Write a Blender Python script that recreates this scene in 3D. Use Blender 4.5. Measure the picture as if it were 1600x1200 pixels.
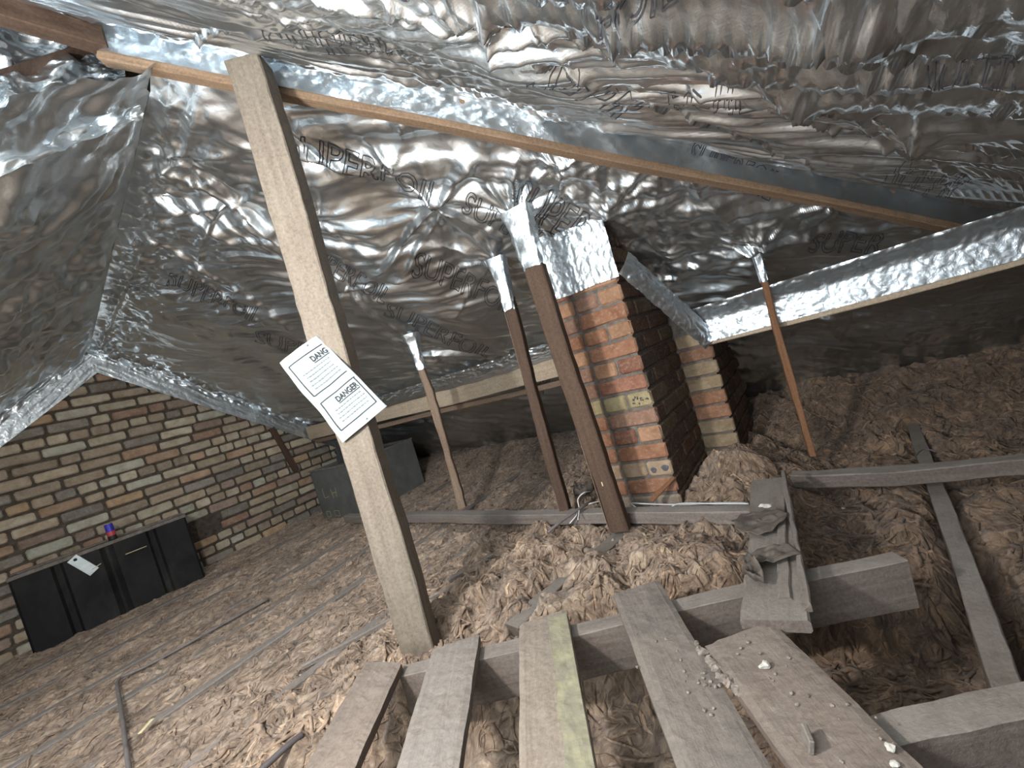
import bpy, bmesh, math, random
import numpy as np
from mathutils import Vector, Matrix

# ---------------------------------------------------------------- scene frame
for o in list(bpy.data.objects): bpy.data.objects.remove(o)
scn = bpy.context.scene
COL = scn.collection

# camera: 15.75 mm wide lens held 0.8 m above the joists, rolled clockwise
FOC = 700.0
_th = math.radians(35.5); _pt = math.radians(2.3); _rl = math.radians(16.7)
F0 = np.array([-math.sin(_th), math.cos(_th), 0]); R0 = np.array([math.cos(_th), math.sin(_th), 0]); UP = np.array([0, 0, 1.0])
FC = math.cos(_pt)*F0 - math.sin(_pt)*UP; U0 = math.cos(_pt)*UP + math.sin(_pt)*F0
XC = math.cos(_rl)*R0 - math.sin(_rl)*U0; YC = math.sin(_rl)*R0 + math.cos(_rl)*U0
CAM = np.array([0, 0, 0.8])
cd = bpy.data.cameras.new('camera'); cam = bpy.data.objects.new('camera', cd); COL.objects.link(cam)
cd.sensor_width = 36; cd.lens = FOC/1600*36; cd.clip_start = 0.02
Mx = Matrix.Identity(4)
for i, ax in enumerate((XC, YC, -FC)):
    for j in range(3): Mx[j][i] = ax[j]
for j in range(3): Mx[j][3] = CAM[j]
cam.matrix_world = Mx
scn.camera = cam

# world: dim cool ambient added as fill, with no seen source
w = bpy.data.worlds.new('world'); scn.world = w; w.use_nodes = True
bg = w.node_tree.nodes['Background']; bg.inputs[0].default_value = (0.80, 0.93, 1.0, 1); bg.inputs[1].default_value = 0.6

def lamp(name, loc, energy, size, color):
    l = bpy.data.lights.new(name, 'POINT'); l.energy = energy; l.shadow_soft_size = size; l.color = color
    o = bpy.data.objects.new(name, l); COL.objects.link(o); o.location = loc
    return o
lamp('torch_light', (-0.86, -0.12, 1.08), 78, 0.05, (1.0, 0.985, 0.95))
_l = bpy.data.lights.new('fill_light', 'AREA'); _l.shape = 'RECTANGLE'; _l.size = 1.5; _l.size_y = .5; _l.energy = 38; _l.color = (.90, .96, 1.0)  # soft fill added behind the camera to brighten the loft, no real opening
_o = bpy.data.objects.new('fill_light', _l); COL.objects.link(_o); _o.location = (-.55, -1.35, 1.10)
_o.rotation_euler = Vector((-.30, .94, .10)).to_track_quat('-Z', 'Z').to_euler()

scn.view_settings.view_transform = 'Standard'; scn.view_settings.look = 'None'
scn.view_settings.exposure = 0.3; scn.view_settings.gamma = 1.0; scn.view_settings.use_curve_mapping = False

# survey helpers: sight lines of the photograph met with planes of the loft
def ray(x, y): return XC*(x-800)/FOC + YC*(600-y)/FOC + FC
def onz(x, y, z):
    d = ray(x, y); return CAM + d*(z-CAM[2])/d[2]
def onx(x, y, v):
    d = ray(x, y); return CAM + d*v/d[0]
def ony(x, y, v):
    d = ray(x, y); return CAM + d*v/d[1]
def onpl(x, y, p, n):
    d = ray(x, y); n = np.array(n, float); return CAM + d*(np.dot(np.array(p)-CAM, n)/np.dot(d, n))
def proj(P):
    q = np.array(P)-CAM; z = q@FC; return (800+FOC*(q@XC)/z, 600-FOC*(q@YC)/z, z)

# ---------------------------------------------------------------- noise
def _hash(ix, iy, seed):
    h = (ix.astype(np.int64)*374761393 + iy.astype(np.int64)*668265263 + seed*1442695041) & 0x7fffffff
    h = ((h ^ (h >> 13))*1274126177) & 0x7fffffff
    return (h ^ (h >> 16)) & 0xffff
def pn(x, y, seed=0):
    x = np.asarray(x, float); y = np.asarray(y, float)
    ix = np.floor(x); iy = np.floor(y); fx = x-ix; fy = y-iy
    u = fx*fx*fx*(fx*(fx*6-15)+10); v = fy*fy*fy*(fy*(fy*6-15)+10)
    def g(a, b):
        t = _hash(ix+a, iy+b, seed)*(2*math.pi/65536)
        return np.cos(t)*(fx-a) + np.sin(t)*(fy-b)
    return 1.5*((g(0,0)*(1-u)+g(1,0)*u)*(1-v) + (g(0,1)*(1-u)+g(1,1)*u)*v)
def fbm(x, y, oct=4, seed=0, gain=.5):
    s = 0; a = 1
    for k in range(oct):
        s = s + a*pn(x*2**k+k*7.3, y*2**k-k*3.1, seed+k*17); a *= gain
    return s
def billow(x, y, oct=4, seed=0, gain=.5):
    s = 0; a = 1; 
    for k in range(oct):
        c, q = math.cos(k*1.1+seed), math.sin(k*1.1+seed)
        s = s + a*np.abs(pn((x*c-y*q)*1.9**k+k*5.7, (x*q+y*c)*1.9**k+k*2.3, seed+k*31)); a *= gain
    return s
def sm(a, b, x):
    t = np.clip((x-a)/(b-a), 0, 1); return t*t*(3-2*t)

# ---------------------------------------------------------------- object helpers
def tag(o, label=None, cat=None, group=None, kind=None):
    if label: o['label'] = label
    if cat: o['category'] = cat
    if group: o['group'] = group
    if kind: o['kind'] = kind
    return o
def empty(name, loc=(0,0,0), **k):
    o = bpy.data.objects.new(name, None); COL.objects.link(o); o.location = loc; o.empty_display_size = .05
    return tag(o, **k)
def wm(o):
    m = o.matrix_basis.copy()
    if o.parent: m = wm(o.parent) @ o.matrix_parent_inverse @ m
    return m
def link(name, me, mat=None, parent=None, mtx=None, **k):
    o = bpy.data.objects.new(name, me); COL.objects.link(o)
    if mat is not None and not me.materials: me.materials.append(mat)
    if parent is not None:
        o.parent = parent; inv = wm(parent).inverted()
        if mtx is not None: o.matrix_basis = inv @ mtx
        else: o.matrix_basis = inv
    elif mtx is not None: o.matrix_basis = mtx
    return tag(o, **k)
def mesh(name, V, Fq, smooth=False):
    me = bpy.data.meshes.new(name)
    me.from_pydata([tuple(map(float, v)) for v in V], [], [tuple(f) for f in Fq])
    if smooth: me.polygons.foreach_set('use_smooth', [True]*len(me.polygons))
    me.update(); return me
def gridmesh(name, P, smooth=True, flip=False):
    """P: (m,n,3) array of points"""
    m, n = P.shape[:2]
    me = bpy.data.meshes.new(name)
    me.vertices.add(m*n); me.vertices.foreach_set('co', P.reshape(-1).astype(np.float32))
    i = np.arange(m*n).reshape(m, n)
    q = np.stack([i[:-1,:-1], i[1:,:-1], i[1:,1:], i[:-1,1:]], -1).reshape(-1, 4)
    if flip: q = q[:, ::-1]
    me.loops.add(q.size); me.loops.foreach_set('vertex_index', q.reshape(-1).astype(np.int32))
    me.polygons.add(len(q)); me.polygons.foreach_set('loop_start', (np.arange(len(q))*4).astype(np.int32))
    me.polygons.foreach_set('use_smooth', np.full(len(q), smooth))
    me.update(calc_edges=True); me.validate(); return me
def frame_mtx(P0, P1, up=(0,0,1)):
    a = Vector(P1)-Vector(P0); L = a.length; x = a.normalized(); u = Vector(up)
    y = u.cross(x).normalized(); z = x.cross(y).normalized()
    M = Matrix.Identity(4)
    for i, ax in enumerate((x, y, z)):
        for j in range(3): M[j][i] = ax[j]
    M.translation = Vector(P0)
    return M, L
def beam_mesh(L, w, h, ch=.003, seg=0.05, wob=.0015, seed=0, taper=(1,1), endcut=(0,0)):
    """timber with arrises, along +X, top face at z=0, centred in y"""
    rnd = random.Random(seed)
    n = max(2, int(L/seg)); V = []; Fq = []
    ph = [rnd.uniform(0, 6) for _ in range(6)]
    for i in range(n+1):
        t = i/n; x = t*L; k = taper[0]+(taper[1]-taper[0])*t
        dy = wob*2*math.sin(x*5+ph[0])+wob*rnd.uniform(-1,1); dz = wob*2*math.sin(x*4+ph[1])
        W = w/2*k+wob*math.sin(x*11+ph[2]); c = ch*rnd.uniform(.6, 1.6)
        H = h
        sec = [(-W+c, 0), (-W, -c), (-W, -H+c), (-W+c, -H), (W-c, -H), (W, -H+c), (W, -c), (W-c, 0)]
        for (y, z) in sec:
            xx = x
            if i == 0: xx += endcut[0]*y+rnd.uniform(-1,1)*wob
            if i == n: xx += endcut[1]*y+rnd.uniform(-1,1)*wob
            V.append((xx, y+dy, z+dz))
    for i in range(n):
        for j in range(8):
            a = i*8+j; b = i*8+(j+1) % 8
            Fq.append((a, a+8, b+8, b))
    Fq.append(tuple(range(8))); Fq.append(tuple(n*8+j for j in reversed(range(8))))
    me = mesh('timber', V, Fq)
    bm = bmesh.new(); bm.from_mesh(me); bmesh.ops.recalc_face_normals(bm, faces=bm.faces); bm.to_mesh(me); bm.free()
    return me
def timber(name, P0, P1, w, h, mat, up=(0,0,1), parent=None, **k):
    geo = {q: k.pop(q) for q in ('ch', 'seg', 'wob', 'seed', 'taper', 'endcut') if q in k}
    M, L = frame_mtx(P0, P1, up)
    return link(name, beam_mesh(L, w, h, **geo), mat, parent, M, **k)
def tube_mesh(pts, r, n=8, rs=None):
    pts = [Vector(p) for p in pts]; V = []; Fq = []
    for i, p in enumerate(pts):
        a = (pts[min(i+1, len(pts)-1)]-pts[max(i-1, 0)]).normalized()
        u = a.cross(Vector((0.13, .2, 1))).normalized(); v = a.cross(u)
        rr = r if rs is None else rs[i]
        for j in range(n):
            t = 2*math.pi*j/n; V.append(p+u*math.cos(t)*rr+v*math.sin(t)*rr)
    for i in range(len(pts)-1):
        for j in range(n):
            a = i*n+j; b = i*n+(j+1) % n; Fq.append((a, b, b+n, a+n))
    Fq.append(tuple(reversed(range(n)))); Fq.append(tuple((len(pts)-1)*n+j for j in range(n)))
    return mesh('tube', V, Fq, True)
def smooth_path(pts, k=6):
    P = [Vector(p) for p in pts]; out = []
    for i in range(len(P)-1):
        a, b, c, d = P[max(i-1,0)], P[i], P[i+1], P[min(i+2, len(P)-1)]
        for j in range(k):
            t = j/k
            out.append(.5*((2*b)+(c-a)*t+(2*a-5*b+4*c-d)*t*t+(3*b-a-3*c+d)*t**3))
    out.append(P[-1]); return out
def box_mesh(lo, hi, ch=.002):
    bm = bmesh.new(); bmesh.ops.create_cube(bm, size=1)
    for v in bm.verts:
        v.co = Vector([lo[i]+(v.co[i]+.5)*(hi[i]-lo[i]) for i in range(3)])
    if ch: bmesh.ops.bevel(bm, geom=list(bm.edges), offset=ch, segments=1, affect='EDGES')
    me = bpy.data.meshes.new('box'); bm.to_mesh(me); bm.free(); return me

# ---------------------------------------------------------------- materials
def newmat(name):
    m = bpy.data.materials.new(name); m.use_nodes = True
    nt = m.node_tree; nt.nodes.clear()
    out = nt.nodes.new('ShaderNodeOutputMaterial'); b = nt.nodes.new('ShaderNodeBsdfPrincipled')
    nt.links.new(b.outputs[0], out.inputs[0]); return m, nt, b
def N(nt, typ, **k):
    n = nt.nodes.new(typ)
    for a, v in k.items():
        if a in n.inputs and not hasattr(n, a): n.inputs[a].default_value = v
        elif hasattr(n, a): setattr(n, a, v)
        else: n.inputs[a].default_value = v
    return n
def tex(nt, scale=(1,1,1), rnd=True):
    tc = N(nt, 'ShaderNodeTexCoord'); mp = N(nt, 'ShaderNodeMapping'); mp.inputs['Scale'].default_value = scale
    if rnd:
        oi = N(nt, 'ShaderNodeObjectInfo'); ad = N(nt, 'ShaderNodeVectorMath', operation='SCALE')
        ad.inputs[0].default_value = (37.1, 17.7, 51.3); nt.links.new(oi.outputs['Random'], ad.inputs['Scale'])
        nt.links.new(ad.outputs[0], mp.inputs['Location'])
    nt.links.new(tc.outputs['Object'], mp.inputs[0]); return mp.outputs[0]
def noise(nt, vec, scale, detail=5, rough=.6, dist=0.0):
    n = N(nt, 'ShaderNodeTexNoise'); n.inputs['Scale'].default_value = scale; n.inputs['Detail'].default_value = detail
    n.inputs['Roughness'].default_value = rough; n.inputs['Distortion'].default_value = dist
    nt.links.new(vec, n.inputs['Vector']); return n.outputs['Fac']
def ramp(nt, fac, stops):
    r = N(nt, 'ShaderNodeValToRGB'); e = r.color_ramp.elements
    while len(e) < len(stops): e.new(.5)
    for i, (p, c) in enumerate(stops):
        e[i].position = p; e[i].color = (*c, 1) if len(c) == 3 else c
    nt.links.new(fac, r.inputs[0]); return r.outputs[0]
def mix(nt, fac, a, b, mode='MIX'):
    m = N(nt, 'ShaderNodeMix', data_type='RGBA', blend_type=mode)
    for s, v in (('Factor', fac),):
        if isinstance(v, (int, float)): m.inputs[0].default_value = v
        else: nt.links.new(v, m.inputs[0])
    for idx, v in ((6, a), (7, b)):
        if isinstance(v, tuple): m.inputs[idx].default_value = (*v, 1)
        else: nt.links.new(v, m.inputs[idx])
    return m.outputs[2]
def bump(nt, b, h, strength=.3, dist=.004, prev=None):
    bp = N(nt, 'ShaderNodeBump'); bp.inputs['Strength'].default_value = strength; bp.inputs['Distance'].default_value = dist
    nt.links.new(h, bp.inputs['Height'])
    if prev is not None: nt.links.new(prev, bp.inputs['Normal'])
    nt.links.new(bp.outputs[0], b.inputs['Normal']); return bp.outputs[0]

def wood_mat(name, dark, mid, light, dust=0.0, dustcol=(.36,.31,.27), rough=.8, stain=0.3, staincol=(.09,.06,.04), bs=.5):
    m, nt, b = newmat(name)
    v = tex(nt, (1.2, 22, 22)); g = noise(nt, v, 2.2, 7, .62, .6)
    col = ramp(nt, g, [(.28, dark), (.5, mid), (.72, light)])
    v2 = tex(nt, (1, 1, 1)); s = noise(nt, v2, 5.0, 6, .65, .3)
    sf = ramp(nt, s, [(.46, (0,0,0)), (.68, (stain,)*3)])
    col = mix(nt, sf, col, staincol)
    fine = noise(nt, v2, 120, 4, .7)
    col = mix(nt, .5, col, ramp(nt, fine, [(.3, tuple(x*.45 for x in mid)), (.7, tuple(min(1, x*1.35) for x in mid))]))
    if dust > 0:
        geo = N(nt, 'ShaderNodeNewGeometry'); sp = N(nt, 'ShaderNodeSeparateXYZ'); nt.links.new(geo.outputs['Normal'], sp.inputs[0])
        d1 = noise(nt, v2, 9, 6, .7, .4)
        dm = ramp(nt, d1, [(.30, (dust*.25,)*3), (.62, (dust,)*3)])
        up = ramp(nt, sp.outputs['Z'], [(.35, (0,0,0)), (.8, (1,1,1))])
        dfac = mix(nt, 1.0, dm, up, 'MULTIPLY')
        dc = mix(nt, fine, tuple(x*.72 for x in dustcol), tuple(min(1, x*1.25) for x in dustcol))
        col = mix(nt, dfac, col, dc)
    nt.links.new(col, b.inputs['Base Color']); b.inputs['Roughness'].default_value = rough
    b.inputs['Specular IOR Level'].default_value = .25
    n1 = bump(nt, b, g, bs, .004); lum = noise(nt, v2, 34, 6, .75, .3); n1 = bump(nt, b, lum, .25+.45*dust, .004, n1); bump(nt, b, fine, .4, .002, n1)
    return m
M = {}
M['post_tan'] = wood_mat('pale_sawn_timber', (.115,.092,.07), (.185,.153,.12), (.25,.215,.17), stain=.7, staincol=(.13,.095,.075))
M['post_brown'] = wood_mat('brown_timber', (.05,.03,.02), (.085,.052,.036), (.13,.085,.06), stain=.2)
M['post_red'] = wood_mat('reddish_timber', (.13,.06,.03), (.21,.10,.05), (.32,.18,.11), stain=.3)
M['post_mid'] = wood_mat('mid_timber', (.15,.10,.07), (.25,.175,.125), (.35,.265,.20), stain=.3)
M['beam'] = wood_mat('rafter_timber', (.15,.095,.06), (.25,.165,.105), (.36,.26,.18), stain=.3)
M['purlin'] = wood_mat('purlin_timber', (.30,.22,.15), (.46,.36,.26), (.60,.50,.39), stain=.45, staincol=(.62,.55,.45))
M['plank'] = wood_mat('dusty_plank', (.085,.06,.047), (.155,.118,.097), (.22,.178,.152), dust=.7, dustcol=(.205,.17,.143), stain=.6, staincol=(.06,.055,.055))
M['dusty'] = wood_mat('dusty_grey_timber', (.075,.06,.05), (.13,.105,.09), (.20,.17,.145), dust=.85, dustcol=(.225,.20,.175), stain=.4)
M['joist'] = wood_mat('joist_timber', (.11,.09,.075), (.19,.16,.14), (.28,.245,.215), dust=.6, dustcol=(.27,.245,.225), stain=.3)

def foil_mat(name, base=(.84,.90,.94), rough=.13, rough2=.45, lobe=.38, fine=.22, big=.16, weave=True):
    m, nt, b = newmat(name)
    out = [n for n in nt.nodes if n.type == 'OUTPUT_MATERIAL'][0]
    b2 = nt.nodes.new('ShaderNodeBsdfPrincipled'); ms = nt.nodes.new('ShaderNodeMixShader'); ms.inputs[0].default_value = lobe
    nt.links.new(b.outputs[0], ms.inputs[1]); nt.links.new(b2.outputs[0], ms.inputs[2]); nt.links.new(ms.outputs[0], out.inputs[0])
    v = tex(nt, (1,1,1), False)
    r = noise(nt, v, 6, 4, .6)
    rr = N(nt, 'ShaderNodeMapRange'); rr.inputs[3].default_value = rough*.6; rr.inputs[4].default_value = rough*1.6
    nt.links.new(r, rr.inputs[0]); nt.links.new(rr.outputs[0], b.inputs['Roughness']); b2.inputs['Roughness'].default_value = rough2
    d = noise(nt, v, 3.5, 5, .65, .5)
    colr = ramp(nt, d, [(.3, tuple(x*.80 for x in base)), (.65, base)])
    for q in (b, b2): q.inputs['Metallic'].default_value = 1.0; nt.links.new(colr, q.inputs['Base Color'])
    n1 = noise(nt, v, 22, 5, .55, .8)
    p = bump(nt, b, n1, big, .01)
    vo = N(nt, 'ShaderNodeTexVoronoi'); vo.inputs['Scale'].default_value = 60; nt.links.new(v, vo.inputs['Vector'])
    p = bump(nt, b, vo.outputs['Distance'], fine*.35, .004, p)
    n2 = noise(nt, v, 110, 3, .6)
    p = bump(nt, b, n2, fine*.4, .0015, p)
    if weave:
        for ax in ('X', 'Y'):
            wv = N(nt, 'ShaderNodeTexWave', wave_type='BANDS', bands_direction=ax); wv.inputs['Scale'].default_value = 90
            nt.links.new(v, wv.inputs['Vector']); p = bump(nt, b, wv.outputs['Fac'], .03, .001, p)
    nt.links.new(p, b2.inputs['Normal'])
    return m
M['foil'] = foil_mat('foil_membrane')
M['foil_tape'] = foil_mat('foil_tape', (.82,.89,.94), .25, .5, .55, .5, .4, False)

def insul_mat():
    m, nt, b = newmat('mineral_wool')
    v = tex(nt, (1,1,1), False)
    wn = N(nt, 'ShaderNodeTexNoise'); wn.inputs['Scale'].default_value = 7; wn.inputs['Detail'].default_value = 4; nt.links.new(v, wn.inputs['Vector'])
    vm = N(nt, 'ShaderNodeVectorMath', operation='MULTIPLY_ADD'); vm.inputs[1].default_value = (.16,)*3
    nt.links.new(wn.outputs['Color'], vm.inputs[0]); nt.links.new(v, vm.inputs[2])
    mp = N(nt, 'ShaderNodeMapping'); mp.inputs['Scale'].default_value = (22, 7, 12); nt.links.new(vm.outputs[0], mp.inputs[0])
    f = noise(nt, mp.outputs[0], 1.6, 9, .68, 1.2)
    big = noise(nt, v, 3.2, 5, .6, .5)
    c = ramp(nt, f, [(.28, (.055,.038,.028)), (.42, (.22,.165,.122)), (.55, (.42,.33,.255)), (.70, (.66,.55,.43))])
    c2 = ramp(nt, big, [(.3, (.62,.54,.48)), (.5, (.95,.88,.82)), (.7, (1.15,1.05,.98))])
    col = mix(nt, 1.0, c, c2, 'MULTIPLY')
    at = N(nt, 'ShaderNodeAttribute', attribute_name='dirt'); 
    col = mix(nt, at.outputs['Fac'], col, mix(nt, 1.0, col, (.50,.42,.33), 'MULTIPLY'))
    tn = N(nt, 'ShaderNodeAttribute', attribute_name='tone')
    col = mix(nt, 1.0, col, ramp(nt, tn.outputs['Fac'], [(0, (1,1,1)), (.1, (.62,.56,.50)), (.6, (1.1,1.05,1.0)), (1, (1.75,1.65,1.5))]), 'MULTIPLY')
    nt.links.new(col, b.inputs['Base Color']); b.inputs['Roughness'].default_value = 1; b.inputs['Specular IOR Level'].default_value = .05
    b.inputs['Sheen Weight'].default_value = .25; b.inputs['Sheen Roughness'].default_value = .6
    p = bump(nt, b, f, .9, .012)
    f2 = noise(nt, mp.outputs[0], 9, 6, .75, .8); p = bump(nt, b, f2, .9, .004, p); f3 = noise(nt, mp.outputs[0], 34, 4, .8, .6); bump(nt, b, f3, .7, .0018, p)
    return m
M['wool'] = insul_mat()

def brick_mat():
    m, nt, b = newmat('old_brick')
    oi = N(nt, 'ShaderNodeObjectInfo'); v = tex(nt, (1,1,1))
    n1 = noise(nt, v, 14, 6, .65, .4); n2 = noise(nt, v, 70, 4, .7)
    c = mix(nt, ramp(nt, n1, [(.35, (0,0,0)), (.7, (1,1,1))]), oi.outputs['Color'], mix(nt, 1.0, oi.outputs['Color'], (.62,.55,.5), 'MULTIPLY'))
    c = mix(nt, ramp(nt, n2, [(.5, (0,0,0)), (.75, (.55,.55,.55))]), c, mix(nt, .5, oi.outputs['Color'], (.55,.50,.42)))
    nt.links.new(c, b.inputs['Base Color']); b.inputs['Roughness'].default_value = .93; b.inputs['Specular IOR Level'].default_value = .2
    p = bump(nt, b, n1, .5, .006); bump(nt, b, n2, .5, .003, p); return m
M['brick'] = brick_mat()
def simple(name, col, rough=.7, metal=0, var=.25, sc=18, bs=.2, scale=(1,1,1), spec=.5):
    m, nt, b = newmat(name); v = tex(nt, scale); n = noise(nt, v, sc, 6, .65, .3)
    c = ramp(nt, n, [(.3, tuple(x*(1-var) for x in col)), (.7, tuple(min(1, x*(1+var)) for x in col))])
    nt.links.new(c, b.inputs['Base Color']); b.inputs['Roughness'].default_value = rough; b.inputs['Metallic'].default_value = metal
    b.inputs['Specular IOR Level'].default_value = spec
    bump(nt, b, n, bs, .004); return m
M['mortar'] = simple('dark_lime_mortar', (.085,.07,.055), .95, var=.45, sc=30, bs=.8, spec=.1)
M['mortar2'] = simple('grey_mortar', (.15,.13,.115), .95, var=.4, sc=40, bs=.9, spec=.1)
M['black_plastic'] = simple('dusty_black_plastic', (.011,.011,.011), .6, var=.7, sc=7, bs=.15)
def scuffed():
    m, nt, b = newmat('scuffed_black_plastic'); v = tex(nt, (1,1,.5)); n = noise(nt, v, 4, 6, .7, .6); n2 = noise(nt, v, 40, 5, .8)
    c = ramp(nt, n, [(.42, (.007,.007,.007)), (.62, (.020,.020,.019)), (.74, (.05,.048,.044))])
    c = mix(nt, ramp(nt, n2, [(.66, (0,0,0)), (.74, (.5,.5,.5))]), c, (.10,.09,.08))
    nt.links.new(c, b.inputs['Base Color']); b.inputs['Roughness'].default_value = .7; b.inputs['Specular IOR Level'].default_value = .25
    bump(nt, b, n2, .2, .002); return m
M['scuffed'] = scuffed()
M['grey_metal'] = simple('grey_painted_metal', (.115,.118,.112), .6, var=.25, sc=9, bs=.1)
M['dust_top'] = simple('settled_dust', (.18,.155,.135), .95, var=.35, sc=40, bs=.4, spec=.1)
M['zinc'] = simple('zinc_plate', (.42,.46,.46), .45, .7, var=.15, sc=30)
M['paper'] = simple('white_paper', (.315,.365,.37), .8, var=.03, sc=12, bs=.05)
M['ink'] = simple('printed_ink', (.02,.02,.025), .8, var=.1)
M['foil_ink'] = simple('dark_foil_print', (.03,.03,.035), .5, var=.1)
M['blue'] = simple('blue_can_paint', (.05,.05,.42), .35, .3, var=.2)
M['red'] = simple('red_print', (.45,.05,.06), .4, var=.2)
M['cable'] = simple('grey_cable_sheath', (.42,.43,.43), .5, var=.1)
M['cable_white'] = simple('white_cable_sheath', (.62,.62,.60), .5, var=.1)
M['dark_cable'] = simple('dark_cable_sheath', (.07,.06,.06), .6, var=.3)
M['pipe'] = simple('dull_conduit', (.17,.15,.145), .6, .2, var=.3)
M['felt'] = simple('bitumen_felt', (.085,.068,.055), .9, var=.6, sc=25, bs=.8)
M['dirt'] = simple('grit', (.20,.165,.14), .95, var=.5, sc=60, bs=.6)
M['plaster'] = simple('white_plaster', (.45,.43,.38), .9, var=.15, sc=30)
M['cloth'] = simple('dark_cloth', (.045,.045,.05), .9, var=.4, sc=14)
M['yellow'] = simple('yellow_plastic', (.55,.42,.10), .6, var=.2)
M['ymark'] = simple('yellow_chalk', (.50,.42,.22), .9, var=.2)
M['straw'] = simple('pale_splinter', (.62,.55,.33), .8, var=.2)
M['ceil'] = simple('ceiling_lath_back', (.10,.08,.065), .95, var=.4, sc=20, bs=.5)

# ---------------------------------------------------------------- roof geometry
G = np.array([-4.15, .99, 1.755]); J = np.array([-1.45, .71, 1.98])
PL = CAM+ray(152, 84)*1.34; PR = np.array([.676, 2.63, .695])
def edge(x):
    x = np.asarray(x, float)
    t = (x-G[0])/(J[0]-G[0]); yr = G[1]+t*(J[1]-G[1]); zr = G[2]+t*(J[2]-G[2])
    s = (x-PL[0])/(PR[0]-PL[0]); yh = PL[1]+s*(PR[1]-PL[1])+.03; zh = PL[2]+s*(PR[2]-PL[2])+.05
    k = sm(-1.55, -1.30, x)
    return yr*(1-k)+yh*k, zr*(1-k)+zh*k
EY, EZ = 3.66, -.06
def star(u, v, c, R, amp, arms, seed, h0=0.0):
    dx = u-c[0]; dy = v-c[1]; r = np.hypot(dx, dy)+1e-6; th = np.arctan2(dy, dx)
    rs = random.Random(seed); a = 0
    for k in (arms, arms+3, 2*arms+1): a = a + np.cos(k*th+rs.uniform(0, 6)+3*r*rs.uniform(-1,1))/(1+.3*k/arms)
    a = a/2.0; a = np.sign(a)*np.abs(a)**1.5
    return amp*a*np.exp(-r/R)*(1-np.exp(-r/.03)) + h0*np.exp(-r/(R*.35))
def folds(u, v, ang, L, W, seed, warp=.6):
    c, q = math.cos(ang), math.sin(ang); a = u*c+v*q; b = -u*q+v*c
    b = b + warp*W*fbm(a/L*1.3, b/(W*6), 2, seed+5)
    n = pn(a/L, b/W, seed)+.45*pn(a/L*1.7+3, b/W*2.1, seed+1)
    return np.sign(n)*(1-np.exp(-2.2*np.abs(n)))
def pleat(u, v, p, q, w_, amp, seed=0):
    p = np.array(p); q = np.array(q); L_ = np.linalg.norm(q-p); a = (q-p)/L_
    t = ((u-p[0])*a[0]+(v-p[1])*a[1])/L_; d = -(u-p[0])*a[1]+(v-p[1])*a[0]
    d = d+.05*L_*np.sin(np.clip(t, 0, 1)*math.pi)*math.sin(seed*2.3)+.006*pn(t*7, t*0+seed, seed)
    tap = sm(-.02, .06, t)*(1-t)*sm(1.0, .85, t)+.25*sm(0,.1,t)*sm(1.05,.8,t)
    ww = w_*(.35+1.1*np.clip(t, 0, 1))
    return amp*tap*(np.exp(-np.abs(d)/ww)-.6*np.exp(-np.abs(d-ww*1.6*math.cos(seed))/ww))
N1 = np.array([0, -.57, -.82])
def hit1(px, py):
    p = onpl(px, py, (-1.4, .71, 1.98), (0, .57, .82)); return (p[0], p[1])
S1_STARS = [((690,342),.30,.022,7,3,.05), ((812,350),.26,.028,9,4,.07), ((370,325),.22,.016,6,5,-.03), ((550,440),.26,.016,7,6,.03),
            ((620,290),.18,.012,5,7,.02), ((885,290),.16,.020,8,8,.03), ((955,355),.20,.016,7,9,.04), ((1060,275),.22,.014,6,10,.0),
            ((1310,342),.20,.022,8,11,.05), ((1187,405),.18,.020,8,12,.06), ((640,190),.16,.012,5,13,.0), ((650,545),.20,.014,7,14,.05),
            ((780,415),.16,.016,7,15,.05), ((160,535),.25,.02,9,16,.03), ((480,600),.20,.015,8,17,.03), ((285,250),.28,.018,9,18,.0),
            ((420,250),.2,.01,5,19,.0), ((1040,420),.15,.016,7,20,.0), ((500,350),.3,.012,7,21,0)]
S1_STARS = [(hit1(*a), *b) for a, *b in S1_STARS]
S1_PLEATS = [((690,342),(560,450)),((700,350),(575,462)),((690,342),(470,225)),((690,342),(560,230)),((690,342),(805,400)),((690,342),(760,270)),((812,350),(828,250)),((810,350),(880,270)),((812,350),(920,330)),
   ((540,450),(350,330)),((540,450),(260,260)),((540,452),(300,240)),((540,450),(380,480)),((540,450),(700,400)),((700,400),(845,460)),((540,450),(620,520)),((545,450),(430,400)),((545,450),(400,360)),
   ((450,250),(630,310)),((430,240),(600,300)),((240,250),(500,420)),((245,280),(440,400)),((235,300),(400,400)),((225,360),(480,530)),((290,420),(430,510)),((255,240),(370,250)),((440,200),(560,300)),
   ((655,545),(560,475)),((655,545),(760,560)),((645,185),(640,275)),((700,160),(700,260)),((955,350),(1060,272)),((1060,272),(1165,385)),((1060,272),(1000,400)),((1312,342),(1240,430)),((1312,342),(1460,375)),
   ((1312,342),(1175,385)),((1312,342),(1400,300)),((1190,400),(1020,470)),((1190,400),(1050,380)),((1190,400),(1330,390)),((800,550),(570,520)),((155,540),(430,640)),((155,535),(400,560)),((190,490),(300,500)),((160,530),(230,380)),((350,320),(310,430)),((370,325),(480,420)),((370,325),(250,330)),
   ((880,290),(960,260)),((880,290),(990,330)),((780,420),(690,450)),((780,420),(700,500))]
S1_PLEATS = [(hit1(*a), hit1(*b)) for a, b in S1_PLEATS]
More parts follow.
